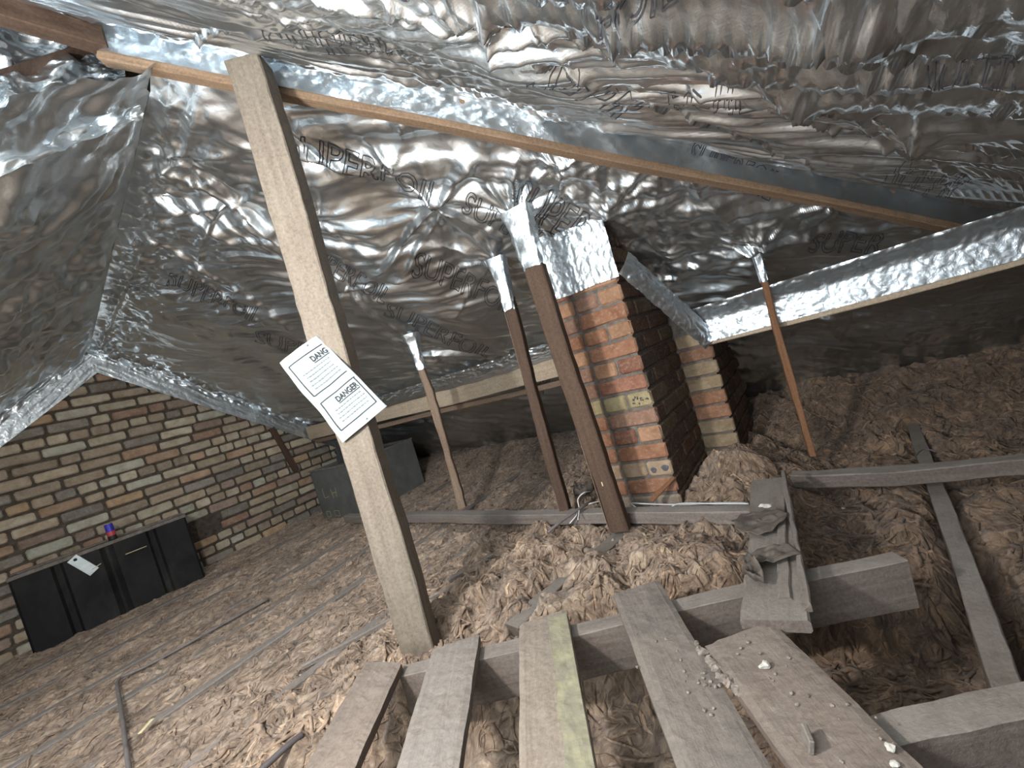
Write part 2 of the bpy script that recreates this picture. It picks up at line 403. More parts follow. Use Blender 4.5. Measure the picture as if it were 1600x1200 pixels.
def d1(x, y):
    v = y*1.18
    left = sm(-1.2, -2.2, x)                     # long folds in the big rear bay
    h = .020*folds(x, v, .62, .75, .085, 11)*(.30+.70*sm(.1,.7,fbm(x*1.1,v*1.1,2,4)+.5))
    h = h + .010*folds(x, v, .40, .5, .045, 12)*sm(-.1,.5,fbm(x*1.6,v*1.6,2,9))
    h = h + .030*fbm(x*1.5, v*1.5, 3, 3)
    for c, R, amp, arms, seed, h0 in S1_STARS: h = h + star(x, v, (c[0], c[1]*1.18), R, amp, arms, seed, h0)
    for i, (p, q) in enumerate(S1_PLEATS): h = h + pleat(x, v, (p[0], p[1]*1.18), (q[0], q[1]*1.18), .017+.010*(i % 3), .034-.008*(i % 2), i)
    ye, ze = edge(x)
    cr = np.maximum(1.25*np.exp(-(y-ye)/.17)*sm(-1.3,-1.6,x), .55*sm(-.1,.45,fbm(x*2.2, v*2.2, 3, 77)-.35))
    cr = np.maximum(cr, .9*np.exp(-((x+.45)/.35)**2-((y-1.75)/.35)**2))
    cr = np.maximum(cr, .8*np.exp(-((y-2.2)/.10)**2)*sm(-1.2,-.4,x))
    cr = np.maximum(cr, .7*np.exp(-((x+4.0)/.14)**2)); cr = np.maximum(cr, .45*sm(2.35, 2.6, y))
    for px_, rx_, ry_ in (((1340,600),.35,.10), ((1250,625),.15,.08)):
        c_ = hit1(*px_); cr = np.maximum(cr, np.exp(-((x-c_[0])/rx_)**2-((y-c_[1])/ry_)**2))
    h = h + cr*(.034*(billow(x*7, v*7, 4, 21)-.35))
    h = h + .0020*(billow(x*7, v*7, 3, 22)-.35)
    fade = sm(0, .06, y-ye)
    return h*(.15+.85*fade)
def S1(x, y, off=0.0):
    x = np.asarray(x, float); y = np.asarray(y, float)
    ye, ze = edge(x); q = (y-ye)/(EY-ye); z = ze+(EZ-ze)*q
    d = d1(x, y)+off
    return np.stack([x+N1[0]*d, y+N1[1]*d, z+N1[2]*d], -1)
def axis(segs):
    out = []
    for a, b, n in segs: out += list(np.linspace(a, b, n, endpoint=False))
    out.append(segs[-1][1]); return np.array(out)
xs = axis([(-4.22, -1.6, 300), (-1.6, 1.0, 380), (1.0, 1.72, 40)])
qs = axis([(0, .55, 260), (.55, 1.0, 80)])
X, Q = np.meshgrid(xs, qs, indexing='ij'); ye, _ = edge(X)
foil_rear = link('ceiling', gridmesh('foil', S1(X, ye+(EY-ye)*Q)), M['foil'], kind='structure',
     label='crinkled silver foil lining on the rear roof slope, brown reflections')

# near slope above the hip rafter (close to the camera)
LD = PR-PL; LL = np.linalg.norm(LD)
DS = np.array([-.06, -.998, 0]); N2 = np.cross(LD, DS); N2 /= np.linalg.norm(N2)
if N2[2] > 0: N2 = -N2
HF = .105
def hit2(px, py):
    P0 = PL+np.array([0, 0, HF]); p = onpl(px, py, P0, N2); q = p-P0; t, s = np.linalg.solve(np.array([[LD[0], DS[0]], [LD[1], DS[1]]]), q[:2]); return (t*LL, s)
a, b = hit2(1250, 130), hit2(1600, 150); AN2 = math.atan2(b[1]-a[1], b[0]-a[0])
a, b = hit2(420, 60), hit2(800, 160); AN2L = math.atan2(b[1]-a[1], b[0]-a[0])
S2_STARS = [((1322,28),.22,.022,6,41,.05), ((1243,142),.16,.018,6,42,.035), ((1438,212),.16,.016,7,43,.035), ((983,40),.20,.014,6,44,.03),
            ((745,45),.12,.012,5,45,.02), ((600,85),.10,.014,7,46,.02), ((300,80),.14,.014,8,47,.02), ((160,60),.14,.016,8,48,.02), ((1590,330),.14,.014,8,49,.02)]
S2_STARS = [(hit2(*a), *b) for a, *b in S2_STARS]
S2_PLEATS = [((1325,28),(1640,80)),((1325,28),(1235,100)),((1325,28),(985,56)),((1325,28),(1600,50)),((1325,30),(1420,110)),((983,42),(840,75)),((983,42),(900,90)),((1243,142),(1420,235)),((1243,142),(1120,152)),
   ((1243,142),(1600,190)),((1243,142),(1560,260)),((1438,210),(1620,240)),((1438,210),(1345,224)),((1200,175),(1600,310)),((800,30),(920,115)),((380,15),(720,70)),((740,0),(745,110)),((610,0),(632,50)),((300,50),(430,45)),((480,0),(700,45)),
   ((560,0),(900,80)),((700,20),(1000,110)),((830,95),(1010,150)),((1000,130),(1250,190)),((1000,160),(1300,260)),((1530,170),(1640,180)),((1350,110),(1620,125)),((1350,150),(1620,150)),((1100,100),(1240,140)),((1050,60),(1300,70)),((1400,10),(1640,10)),((1380,30),(1640,35))]
S2_PLEATS = [(hit2(*a), hit2(*b)) for a, b in S2_PLEATS]
def d2(tt, s):
    h = .019*folds(tt, s, AN2, 1.1, .055, 31, .3)*sm(.8, 1.7, tt)
    h = h + .0075*folds(tt, s, AN2+.05, .8, .024, 32, .3)*sm(.8, 1.6, tt)
    h = h + .016*folds(tt, s, AN2L, .45, .075, 33)*(1-sm(.9, 1.7, tt))
    h = h + .022*fbm(tt*1.6, s*1.6, 2, 34)
    for c, R, amp, arms, seed, h0 in S2_STARS: h = h + star(tt, s, c, R, amp, arms, seed, h0)
    for i, (p, q) in enumerate(S2_PLEATS): h = h + pleat(tt, s, p, q, .010+.006*(i % 3), .024-.006*(i % 2), i)
    cr = np.exp(-(s/.13)**2)*sm(1.9, 1.2, tt)
    cr = np.maximum(cr, .4*sm(.1,.5,fbm(tt*2.4, s*2.4, 3, 78)-.25)*sm(1.6, .8, tt))
    h = h + cr*.030*(billow(tt*9, s*9, 4, 35)-.35) + .0012*(billow(tt*9, s*9, 3, 36)-.35)
    return h
def S2(tt, m, off=0.0):
    """tt: metres along the rafter, m: metres from the rafter's lower arris (face first, then slope)"""
    tt = np.asarray(tt, float); m = np.asarray(m, float)
    L = PL+LD*(tt/LL)[..., None]
    k = sm(HF-.03, HF+.03, m)
    up = np.minimum(m, HF); s = np.maximum(m-HF, 0)
    d = np.where(m > HF*.55, d2(tt, s)*sm(HF*.5, HF+.05, m), 0)+.0012*billow(tt*20, m*20, 3, 37)+off
    nf = np.array([.73, -.68, 0])
    nn = nf*(1-k)[..., None]+N2*k[..., None]
    P = L+s[..., None]*DS+np.stack([0*tt, 0*tt, up], -1)+nn*d[..., None]+nf*.004
    return P
ts = axis([(.0, 2.9, 430), (2.9, 5.2, 70)])
ms = axis([(.012, HF+.02, 26), (HF+.02, 1.1, 230), (1.1, 3.2, 90)])
T, MM = np.meshgrid(ts, ms, indexing='ij')
foil_near = link('ceiling', gridmesh('foil', S2(T, MM)), M['foil'], kind='structure',
     label='bright silver foil lining sweeping overhead from the hip rafter, long folds')

# left slope beyond the ridge
def S0(x, w_, off=0.0):
    yr, zr = edge(np.minimum(x, -1.5)); N0 = np.array([0, .57, -.82])
    d = .028*fbm(x*1.6, w_*1.6, 3, 51)+.016*folds(x, w_, -.5, .5, .07, 52)+.034*(billow(x*5, w_*5, 4, 53)-.35)*(.5+sm(-.1,.5,fbm(x*1.7,w_*1.7,2,54)))
    d = d*sm(0, .08, w_)+off
    yr = np.where(x > -1.55, .71, yr)
    return np.stack([x, yr-w_+N0[1]*d, zr-.684*w_+N0[2]*d], -1)
xs0 = np.linspace(-4.22, -1.42, 300); ws0 = np.linspace(0, 2.4, 220)
A, B = np.meshgrid(xs0, ws0, indexing='ij')
link('ceiling', gridmesh('foil', S0(A, B), flip=True), M['foil'], kind='structure', label='crumpled silver foil on the left roof slope above the brick gable')
# upright foil between the left slope and the trimmer
yy = np.linspace(.70, -1.4, 200); zz = np.linspace(0, 1, 120)
A, B = np.meshgrid(yy, zz, indexing='ij')
lo_ = 1.98-.684*(.71-A)-.06; hi_ = PL[2]+.20+0*A
d = .05*fbm(A*2.5, B*2, 3, 61)+.055*(billow(A*5, B*3, 4, 62)-.3)+.012*folds(A, B, 1.3, .5, .08, 63)
link('ceiling', gridmesh('foil', np.stack([PL[0]-.05+.06*(A-PL[1])-np.abs(d)*1.2, A, lo_+(hi_-lo_)*B], -1), flip=True), M['foil'], kind='structure', label='upright crumpled foil strip below the dark trimmer at top left')

# roof boards behind the foil close the loft
def quad(name, pts):
    return link(name, mesh('boards', pts, [(0, 1, 2, 3)]), M['post_brown'], kind='structure', label='dark roof boards hidden behind the foil')
quad('ceiling', [(-4.3, .95, 1.95), (-1.3, .65, 2.24), (-1.3, 3.9, -.05), (-4.3, 3.9, -.05)])
quad('ceiling', [(-4.3, .99, 1.95), (-4.3, -1.8, .03), (-1.6, -1.8, .25), (-1.6, .71, 2.20)])
quad('ceiling', [(-1.72, .71, 2.10), (-1.72, -1.8, .42), (-1.72, -1.8, 2.6), (-1.72, .71, 2.6)])
quad('ceiling', [(-1.72, 1.2, 2.10), (-1.72, .70, 2.10), (-1.72, .70, 2.6), (-1.72, 1.2, 2.6)])
quad('ceiling', [(-1.72, 1.1, 2.45), (-1.72, -1.8, 2.45), (-1.2, -1.8, 2.45), (-1.2, 1.1, 2.45)])
# hip rafter and dark trimmer
off = np.array([-.68, .73, 0])*.024
hip = timber('hip_rafter', PL+off+LD*.012+[0,0,.10], PR+off+LD*.35+[0,0,.10], .046, .10, M['beam'], wob=.001,
     label='long diagonal roof rafter with bare brown underside, foil pulled over its near face', cat='roof timber')
timber('roof_trimmer', PL+np.array([.01,.02,.075]), PL+DS*1.5+np.array([.01,.0,.085]), .05, .065, M['post_brown'], wob=.001,
     label='dark brown timber at the top left corner butting against the diagonal rafter', cat='roof timber')

# floor (back of the ceiling below) and gable wall
link('floor', box_mesh((-4.3, -1.6, -.23), (2.4, 3.9, -.20), 0), M['ceil'], kind='structure')
wall = link('wall_left', mesh('core', [(-4.30,-1.2,-.14),(-4.30,3.7,-.14),(-4.30,3.7,.0),(-4.30,.99,1.84),(-4.30,-1.2,.36),
        (-4.163,-1.2,-.14),(-4.163,3.7,-.14),(-4.163,3.7,.0),(-4.163,.99,1.84),(-4.163,-1.2,.36)],
        [(0,1,2,3,4),(9,8,7,6,5),(0,5,6,1),(1,6,7,2),(2,7,8,3),(3,8,9,4),(4,9,5,0)]), M['mortar'], kind='structure',
        label='gable wall of rough buff and red bricks in wide dark joints')
# bricks ------------------------------------------------------------------
def brick_mesh(L, H, D, seed, rough=.004, ch=.010):
    """rounded face towards +z? local: x length, y height, z outward (0 = face)"""
    r = random.Random(seed); V = []; Fq = []
    def ring(inset, z, j):
        a, b = L/2-inset, H/2-inset; c = min(ch, b*.6)
        pts = [(-a+c,-b), (0,-b), (a-c,-b), (a,-b+c), (a,b-c), (a-c,b), (0,b), (-a+c,b), (-a,b-c), (-a,-b+c)]
        return [(x+r.uniform(-j,j), y+r.uniform(-j,j), z+r.uniform(-j,j)*.5) for x, y in pts]
    R1 = ring(0, -D, 0); R2 = ring(0, -.007, rough*.5); R3 = ring(.006, 0, rough*.6)
    for R in (R1, R2, R3): V += R
    for k in range(2):
        for j in range(10):
            a = k*10+j; b = k*10+(j+1) % 10; Fq.append((a, b, b+10, a+10))
    V.append((r.uniform(-.01,.01), 0, r.uniform(-rough, rough)*.5)); c = 30
    for j in range(10): Fq.append((20+j, 20+(j+1) % 10, c))
    return mesh('brick', V, Fq)
def brick_mtx(c, along, out):
    x = Vector(along); z = Vector(out); y = z.cross(x)
    Mm = Matrix.Identity(4)
    for i, ax in enumerate((x, y, z)):
        for j in range(3): Mm[j][i] = ax[j]
    Mm.translation = Vector(c); return Mm
rb = random.Random(7)
GP = [((.40,.33,.245),7), ((.33,.275,.21),6), ((.45,.40,.31),6), ((.40,.28,.195),2), ((.30,.20,.15),1), ((.24,.22,.19),3), ((.18,.17,.155),1), ((.28,.215,.175),3), ((.42,.30,.19),1), ((.41,.40,.33),2)]
def pick(P, r):
    t = r.uniform(0, sum(w_ for _, w_ in P))
    for c, w_ in P:
        t -= w_
        if t <= 0: break
    k = r.uniform(.84, 1.16)*(1.12 if P is GP else 1); return (c[0]*k, c[1]*k, c[2]*k, 1)
PITCH = .0735
stret = [brick_mesh(.213, .060, .03, 100+i) for i in range(5)]; head = [brick_mesh(.100, .060, .03, 120+i) for i in range(4)]
for me in stret+head: me.materials.append(M['brick'])
row = 0; z = -.055; nb = 0
while z < 1.76:
    y0 = max(.02, .99-(1.80-z)/.684) if z > 1.0 else .02
    y1 = min(2.75, .99+(1.80-z)/.684)
    y = -.10+rb.uniform(-.05, .05)+(.11 if row % 2 else 0)-.225*0
    headrow = row % 5 == 2
    while y < y1:
        hd = headrow or rb.random() < .13
        Lb = .110 if hd else .2235
        yc = y+Lb/2; y += Lb
        if yc+Lb*.45 < y0 or yc-Lb*.4 > y1: continue
        if 1.17 < yc < 1.40 and .27 < z < .33: continue       # missing brick (dark hole)
        if 1.17 < yc < 1.32 and .2 < z < .27: continue
        me = rb.choice(head if hd else stret)
        o = bpy.data.objects.new('brick', me); COL.objects.link(o); o.parent = wall
        mt = brick_mtx((-4.150+rb.uniform(-.004,.005), yc, z+rb.uniform(-.002,.002)), (0,1,0), (1,0,0))
        mt = mt @ Matrix.Rotation(rb.uniform(-.018,.018), 4, 'Z') @ Matrix.Diagonal((rb.uniform(.96,1.0), rb.uniform(.9,1.04), 1, 1))
        o.matrix_basis = mt
        o.color = pick(GP, rb); nb += 1
    z += PITCH; row += 1
print('gable bricks', nb)
# foil trim along the gable
def gable_trim(sgn, name, lab):
    a = np.linspace(-.02, 2.3, 260); b = np.linspace(0, .20, 36)
    A, B = np.meshgrid(a, b, indexing='ij'); c, s = .825, .565
    y = .99+sgn*(A*c+B*s*0); z = 1.815-A*s-B/c*.92
    d = .018+.016*(billow(A*14, B*14, 4, 71)-.35)*(.15+.85*(B/.12 < .75))+.012*folds(A, B, .1, .3, .03, 73)*(.2+(B<.06))+.05*sm(.03, 0, B)
    return link(name, gridmesh('foil', np.stack([-4.15+d, y, z], -1), flip=(sgn > 0)), M['foil_tape'], kind='structure', label=lab)
gable_trim(1, 'trim_1', 'silver foil strip along the right slope of the brick gable')
gable_trim(-1, 'trim_2', 'silver foil strip along the left slope of the brick gable')
for i, (p0, p1) in enumerate([((-4.13, 2.02, .88), (-4.13, 2.12, .44))]):
    timber('wall_batten', p0, p1, .05, .03, M['post_brown'], up=(1,0,0), label='short brown batten fixed to the brick gable beside the grey tank', cat='batten', seed=4)

# ---------------------------------------------------------------- mineral wool floor
def bumpg(x, y, cx, cy, rx, ry): return np.exp(-((x-cx)/rx)**2-((y-cy)/ry)**2)
JX = [-3.62, -3.22, -2.82, -2.44, -2.07, -1.63]
def hwool(x, y):
    lump = .5*billow(x*4.2+.35*fbm(x*3,y*3,2,5), y*4.2, 3, 81)
    wx = x+.05*fbm(x*6, y*6, 3, 82); wy = y+.05*fbm(x*6+9, y*6, 3, 83)
    mid = sm(-1.75, -1.25, x)*(1-sm(-.35, -.1, x))
    right = sm(-.35, -.1, x)
    left = 1-sm(-1.75, -1.25, x)
    strand = folds(wx, wy, 1.45, .10, .022, 84, 1.2)
    h = left*(-.004+.016*fbm(wx*9, wy*5, 4, 85)+.007*strand)
    for jx in JX:
        cover = sm(-.35, .25, fbm(x*1.3+jx*3, y*1.6, 2, 86))
        h = h + left*(-.026)*np.exp(-((x-jx-.01*np.sin(y*3))/.024)**2)*cover
    h = h + mid*(.020+.085*(lump-.2)+.040*fbm(wx*6, wy*6, 4, 87)+.009*strand)
    h = h + right*(-.030+.055*(lump-.2)+.030*fbm(wx*6, wy*6, 4, 88)+.009*folds(wx, wy, .2, .12, .03, 89, 1.5))
    h = h + right*.17*sm(2.35, 3.3, y)+.10*sm(2.5,3.3,y)*(1-right)
    h = h + .14*bumpg(x, y, -.42, 2.02, .17, .26) + .05*bumpg(x, y, -.42, 1.30, .3, .22) + .05*bumpg(x,y,-1.0,1.25,.35,.25)
    # hollow under and between the walk boards
    hol = sm(-1.25, -1.0, x-.62*(y-.6))*(1-sm(.06, .3, y-(1.0+.58*(x+.4))))*(1-sm(-.02,.12,x-.05-.15*(y-.6)))
    h = h*(1-hol)+hol*(-.15+.06*(lump-.3)+.03*fbm(wx*7, wy*7, 3, 90))
    trench = sm(-.02,.1,x)*(1-sm(.0,.22,y-(1.22)))*sm(.2,.5,y)
    h = h - .05*trench
    # settle under the joists and binders that stay visible
    h = h - .055*np.exp(-((x-(.165+.055*(y-1.9)))/.036)**2)*sm(.7,.9,y)*(1-sm(2.62,2.75,y))
    h = h - .03*np.exp(-((x-(-.868+.2*(y-1.37)))/.03)**2)*sm(.95,1.0,y)*(1-sm(1.65,1.75,y))
    h = np.maximum(h, -.185)
    h = h + .0035*fbm(wx*38, wy*24, 3, 91) + .006*(np.abs(pn(wx*22, wy*14, 92)))
    return h
xs = axis([(-4.16, -1.7, 330), (-1.7, .55, 380), (.55, 2.2, 110)])
ys = axis([(-.7, .25, 70), (.25, 1.9, 300), (1.9, 3.7, 190)])
X, Y = np.meshgrid(xs, ys, indexing='ij')
Z = hwool(X, Y)
me = gridmesh('wool', np.stack([X, Y, Z], -1), flip=True)
at = me.attributes.new('dirt', 'FLOAT', 'POINT')
dirt = np.clip(.85*sm(-.7, -.1, X)+.25*sm(-.2,.4,fbm(X*2,Y*2,3,95))+.5*sm(2.2,3.0,Y), 0, 1)
at.data.foreach_set('value', dirt.reshape(-1).astype(np.float32))
wool_ob = link('insulation', me, M['wool'], label='brown mineral wool insulation packed between the joists', cat='insulation', kind='stuff')
def tufts(Nn, x0, x1, y0, y1, Lr, Rr, seed, align, name, keep=None):
    g = np.random.default_rng(seed); x = g.uniform(x0, x1, Nn); y = g.uniform(y0, y1, Nn)
    if keep is not None:
        m_ = keep(x, y, g.random(Nn)); x = x[m_]; y = y[m_]
    n = len(x); K_ = 7; S_ = 5
    th = align(x, y)+g.normal(0, .38, n); cur = g.normal(0, 2.2, n); L_ = g.uniform(*Lr, n)*np.exp(g.normal(0, .3, n)); R_ = g.uniform(*Rr, n)
    px = np.zeros((n, K_)); py = np.zeros((n, K_)); px[:, 0] = x; py[:, 0] = y
    for k in range(1, K_):
        a_ = th+cur*(k/K_)+.5*np.sin(k*1.3+x*40)
        px[:, k] = px[:, k-1]+np.cos(a_)*L_/K_; py[:, k] = py[:, k-1]+np.sin(a_)*L_/K_
    base = hwool(px, py); arch = g.uniform(-.3, 1.1, n)[:, None]*np.sin(np.linspace(0, math.pi, K_))[None]*R_[:, None]*1.3
    pz = base+arch-.45*R_[:, None]
    prof = np.sin(np.linspace(.12, math.pi-.08, K_))**.6
    dx = np.gradient(px, axis=1); dy = np.gradient(py, axis=1); l_ = np.hypot(dx, dy)+1e-9; nx, ny = -dy/l_, dx/l_
    rr = R_[:, None]*prof[None]*(1+.25*g.normal(0, 1, (n, K_)))
    tt_ = np.linspace(0, 2*math.pi, S_, endpoint=False); w1 = np.cos(tt_); w2 = np.sin(tt_)
    tw = g.uniform(.6, 1.5, n)[:, None, None]
    X_ = px[..., None]+nx[..., None]*rr[..., None]*w1*tw; Y_ = py[..., None]+ny[..., None]*rr[..., None]*w1*tw; Z_ = pz[..., None]+rr[..., None]*w2*.62
    Vv = np.stack([X_, Y_, Z_], -1).reshape(-1, 3)
    i0 = (np.arange(n)*K_*S_)[:, None, None]+(np.arange(K_-1)*S_)[None, :, None]+np.arange(S_)[None, None]
    i1 = (np.arange(n)*K_*S_)[:, None, None]+(np.arange(K_-1)*S_)[None, :, None]+((np.arange(S_)+1) % S_)[None, None]
    q = np.stack([i0, i1, i1+S_, i0+S_], -1).reshape(-1, 4)
    me = bpy.data.meshes.new(name); me.vertices.add(len(Vv)); me.vertices.foreach_set('co', Vv.reshape(-1).astype(np.float32))
    me.loops.add(q.size); me.loops.foreach_set('vertex_index', q.reshape(-1).astype(np.int32))
    me.polygons.add(len(q)); me.polygons.foreach_set('loop_start', (np.arange(len(q))*4).astype(np.int32)); me.polygons.foreach_set('use_smooth', np.full(len(q), True))
    me.update(calc_edges=True)
    tone = np.repeat(np.clip(g.normal(.42, .20, n), .15, .9), K_*S_); a1 = me.attributes.new('tone', 'FLOAT', 'POINT'); a1.data.foreach_set('value', tone.astype(np.float32))
    dd = np.clip(.8*sm(-.7, -.1, Vv[:, 0]), 0, 1); a2 = me.attributes.new('dirt', 'FLOAT', 'POINT'); a2.data.foreach_set('value', dd.astype(np.float32))
    return link(name, me, M['wool'], wool_ob, kind='stuff', label='loose curled tufts of wool')
offj = lambda x: np.min(np.abs(x[:, None]-np.array(JX)[None]), axis=1)
tufts(13000, -4.0, -1.55, .0, 3.2, (.05, .14), (.0018, .0046), 1, lambda x, y: 1.5+.35*fbm(x*3, y*3, 2, 5), 'wool_tufts', lambda x, y, r: (offj(x) > .028) | (r < .25))
tufts(12000, -1.65, -.05, .25, 3.0, (.05, .16), (.002, .0068), 2, lambda x, y: 6*fbm(x*1.6, y*1.6, 2, 6), 'wool_tufts', lambda x, y, r: ((np.abs(x+.868-.2*(y-1.37)) > .05) | (y > 1.7) | (y < .95)) & ((hwool(x, y) > -.07) | (r < .3)))
tufts(10500, -.35, 1.3, .9, 3.2, (.06, .20), (.002, .0078), 3, lambda x, y: .4+2.5*fbm(x*1.3, y*1.3, 2, 7), 'wool_tufts', lambda x, y, r: np.abs(x-(.165+.055*(y-1.9))) > .05)
def zw(x, y): return float(hwool(np.array([float(x)]), np.array([float(y)]))[0])

# ---------------------------------------------------------------- joists and binders
jl_ = ['first narrow joist showing beside the black ribbed tank', 'second narrow joist out from the black tank', 'third narrow joist out from the black tank',
      'fourth narrow joist out from the black tank', 'fifth narrow joist out from the black tank, under the conduit', 'narrow joist nearest the foot of the tall pale post']
for jx, lb in zip(JX, jl_):
    timber('joist', (jx, -.65, 0), (jx, 3.45, 0), .042, .12, M['joist'], label=lb+', mostly buried', cat='joist', seed=int(abs(jx)*100))
timber('joist', (.10, .72, 0), (.222, 2.74, 0), .044, .12, M['dusty'], seed=31, ch=.002, label='bare dusty joist running up the right of the floor under the cross timber', cat='joist', wob=.0008)
timber('joist', (-.955, .97, .03), (-.80, 1.66, .045), .055, .12, M['dusty'], seed=32, label='joist coated in wool and dust running up to the foot of the wide dark post', cat='joist', wob=.004)
P = [onz(*p, .098) for p in ((600,803),(1176,794))]
timber('binder', P[0]-(P[1]-P[0])*.22, P[1], .06, .05, M['joist'], seed=33, label='long low timber lying across the joists in front of the brick chimney', cat='floor timber')
P = [onz(1236,738,.098), onz(1600,711,.098)]
timber('binder', P[0], P[1]+(P[1]-P[0])*.5, .06, .05, M['dusty'], seed=34, wob=.005, label='dusty timber lying across the right joist near the reddish post', cat='floor timber')

# walk-board bearers
P0 = onz(628,1046,.118); P1 = onz(1405,868,.118)
timber('bearer', P0, P1, .05, .115, M['dusty'], seed=35, ch=.0015, label='deep bearer under the far ends of the walk boards, its cut end showing at right', cat='floor timber')
P0 = onz(1385,1140,.118); P1 = onz(1600,1092,.118)
timber('bearer', P0-(P1-P0)*.3, P1+(P1-P0)*2.0, .055, .115, M['dusty'], seed=36, ch=.0015, label='deep bearer at the bottom right corner of the picture', cat='floor timber')

# walk boards ---------------------------------------------------------------
def plank(cfl, cfr, cnr, cnl, z, t, mat, seed, **k):
    """quad board from its four sighted top corners"""
    q = [onz(*c, z) for c in (cfl, cfr, cnr, cnl)]
    far = (q[0]+q[1])/2; near = (q[2]+q[3])/2
    wf = np.linalg.norm(q[0]-q[1]); wn = np.linalg.norm(q[2]-q[3])
    dirv = near-far; near = far+dirv*1.25
    Mx_, L = frame_mtx(far, near); n = 46; mcount = 11; r = random.Random(seed)
    inv = Mx_.inverted(); yl = [(inv @ Vector(p))[0] for p in (q[0], q[1])]; ya = [(inv @ Vector(p))[1] for p in (q[0], q[1])]
    sk = (yl[1]-yl[0])/(ya[1]-ya[0]) if abs(ya[1]-ya[0]) > 1e-4 else 0
    w_ = (wf+wn)/2*.98
    V = []; F_ = []
    xs_ = np.linspace(0, 1, n); vs = np.linspace(-.5, .5, mcount)
    A_, B_ = np.meshgrid(xs_, vs, indexing='ij')
    wid = w_*(1+.02*pn(A_*5, A_*0+seed, 5)); yv = B_*wid
    xv = A_*L+yv*sk*(1-A_)+(1-A_)**30*.006*pn(B_*9, A_*0, seed)
    zv = .0016*fbm(A_*14, B_*5, 3, seed)+.002*pn(A_*3, B_*2, seed+3)-.003*(np.abs(B_) > .49)
    top = np.stack([xv, yv, zv], -1)
    bot = np.stack([xv, yv, zv*0-t], -1)
    V = list(top.reshape(-1, 3))+list(bot.reshape(-1, 3)); K = n*mcount
    idx = lambda i, j, o=0: o+i*mcount+j
    for i in range(n-1):
        for j in range(mcount-1):
            F_.append((idx(i,j), idx(i+1,j), idx(i+1,j+1), idx(i,j+1)))
            F_.append((idx(i,j,K), idx(i,j+1,K), idx(i+1,j+1,K), idx(i+1,j,K)))
        F_.append((idx(i,0), idx(i,0,K), idx(i+1,0,K), idx(i+1,0)))
        F_.append((idx(i,mcount-1), idx(i+1,mcount-1), idx(i+1,mcount-1,K), idx(i,mcount-1,K)))
    for j in range(mcount-1):
        F_.append((idx(0,j), idx(0,j+1), idx(0,j+1,K), idx(0,j,K)))
        F_.append((idx(n-1,j), idx(n-1,j,K), idx(n-1,j+1,K), idx(n-1,j+1)))
    me = mesh('plank', V, F_)
    bm = bmesh.new(); bm.from_mesh(me); bmesh.ops.recalc_face_normals(bm, faces=bm.faces); bm.to_mesh(me); bm.free()
    o = link('walk_board', me, mat, None, Mx_, **k); return o, Mx_, L, w_, sk
B = {}
ZT = .141; TT = .022
M['plank2'] = wood_mat('pale_dusty_plank', (.10,.08,.068), (.17,.145,.125), (.25,.22,.195), dust=.5, dustcol=(.215,.183,.158), stain=.5, staincol=(.30,.31,.32))
M['plank3'] = wood_mat('stained_plank', (.13,.105,.08), (.21,.17,.135), (.29,.245,.195), dust=.35, dustcol=(.23,.205,.175), stain=.6, staincol=(.19,.12,.075))
M['plank4'] = wood_mat('grey_mottled_plank', (.07,.058,.05), (.13,.11,.095), (.20,.17,.15), dust=.7, dustcol=(.20,.168,.143), stain=.85, staincol=(.055,.058,.065))
B[1] = plank((574,1033),(622,1035),(556,1200),(471,1200), ZT, TT, M['plank'], 1, label='leftmost walk board, its far end buried in wool at the foot of the tall post', cat='board', group='walk boards in the foreground')
B[2] = plank((677,1013),(747,991),(718,1200),(616,1200), ZT, TT, M['plank2'], 2, label='second walk board from the left, pale with a whitish patch near its far end', cat='board', group='walk boards in the foreground')
B[3] = plank((812,975),(884,952),(933,1200),(809,1200), ZT, TT, M['plank3'], 3, label='third walk board from the left, with a yellow paint stripe down its right half', cat='board', group='walk boards in the foreground')
B[4] = plank((957,928),(1030,906),(1206,1200),(1058,1200), ZT, TT, M['plank4'], 4, label='fourth walk board from the left, grey mottled and gritty with a crumbling right edge', cat='board', group='walk boards in the foreground')
B[5] = plank((1104,1007),(1203,970),(1450,1200),(1232,1200), ZT+.004, TT, M['plank'], 5, label='rightmost walk board, dusty, with rubble and a grey chip lying on it', cat='board', group='walk boards in the foreground')
# yellow paint stripe on the third board
o, Mx_, L, w_, sk = B[3]
a = np.linspace(.03, .98, 90); vv = np.linspace(0, 1, 8); A_, B_ = np.meshgrid(a, vv, indexing='ij')
le = w_*(.12+.05*pn(a*6, a*0, 3)+.04*pn(a*25, a*0, 4)); re = w_*(.485+.0*a); fadeR = .20*w_
yv = le[:, None]*(1-B_)+(re[:, None])*B_
m, nt, b = newmat('old_yellow_paint'); v = tex(nt, (1,1,1)); n_ = noise(nt, v, 30, 6, .7, .4)
nt.links.new(ramp(nt, n_, [(.3, (.15,.132,.10)), (.5, (.205,.188,.13)), (.66, (.255,.235,.145))]), b.inputs['Base Color']); b.inputs['Roughness'].default_value = .8
zz_ = .0016*fbm(a[:,None]*14+0*B_, yv/w_*5, 3, 3)+.002*pn(a[:,None]*3+0*B_, yv/w_*2, 6)+.0022
link('paint_stripe', gridmesh('paint', np.stack([A_*L, yv, zz_], -1), False), m, o, Mx_, label='yellow paint stripe')

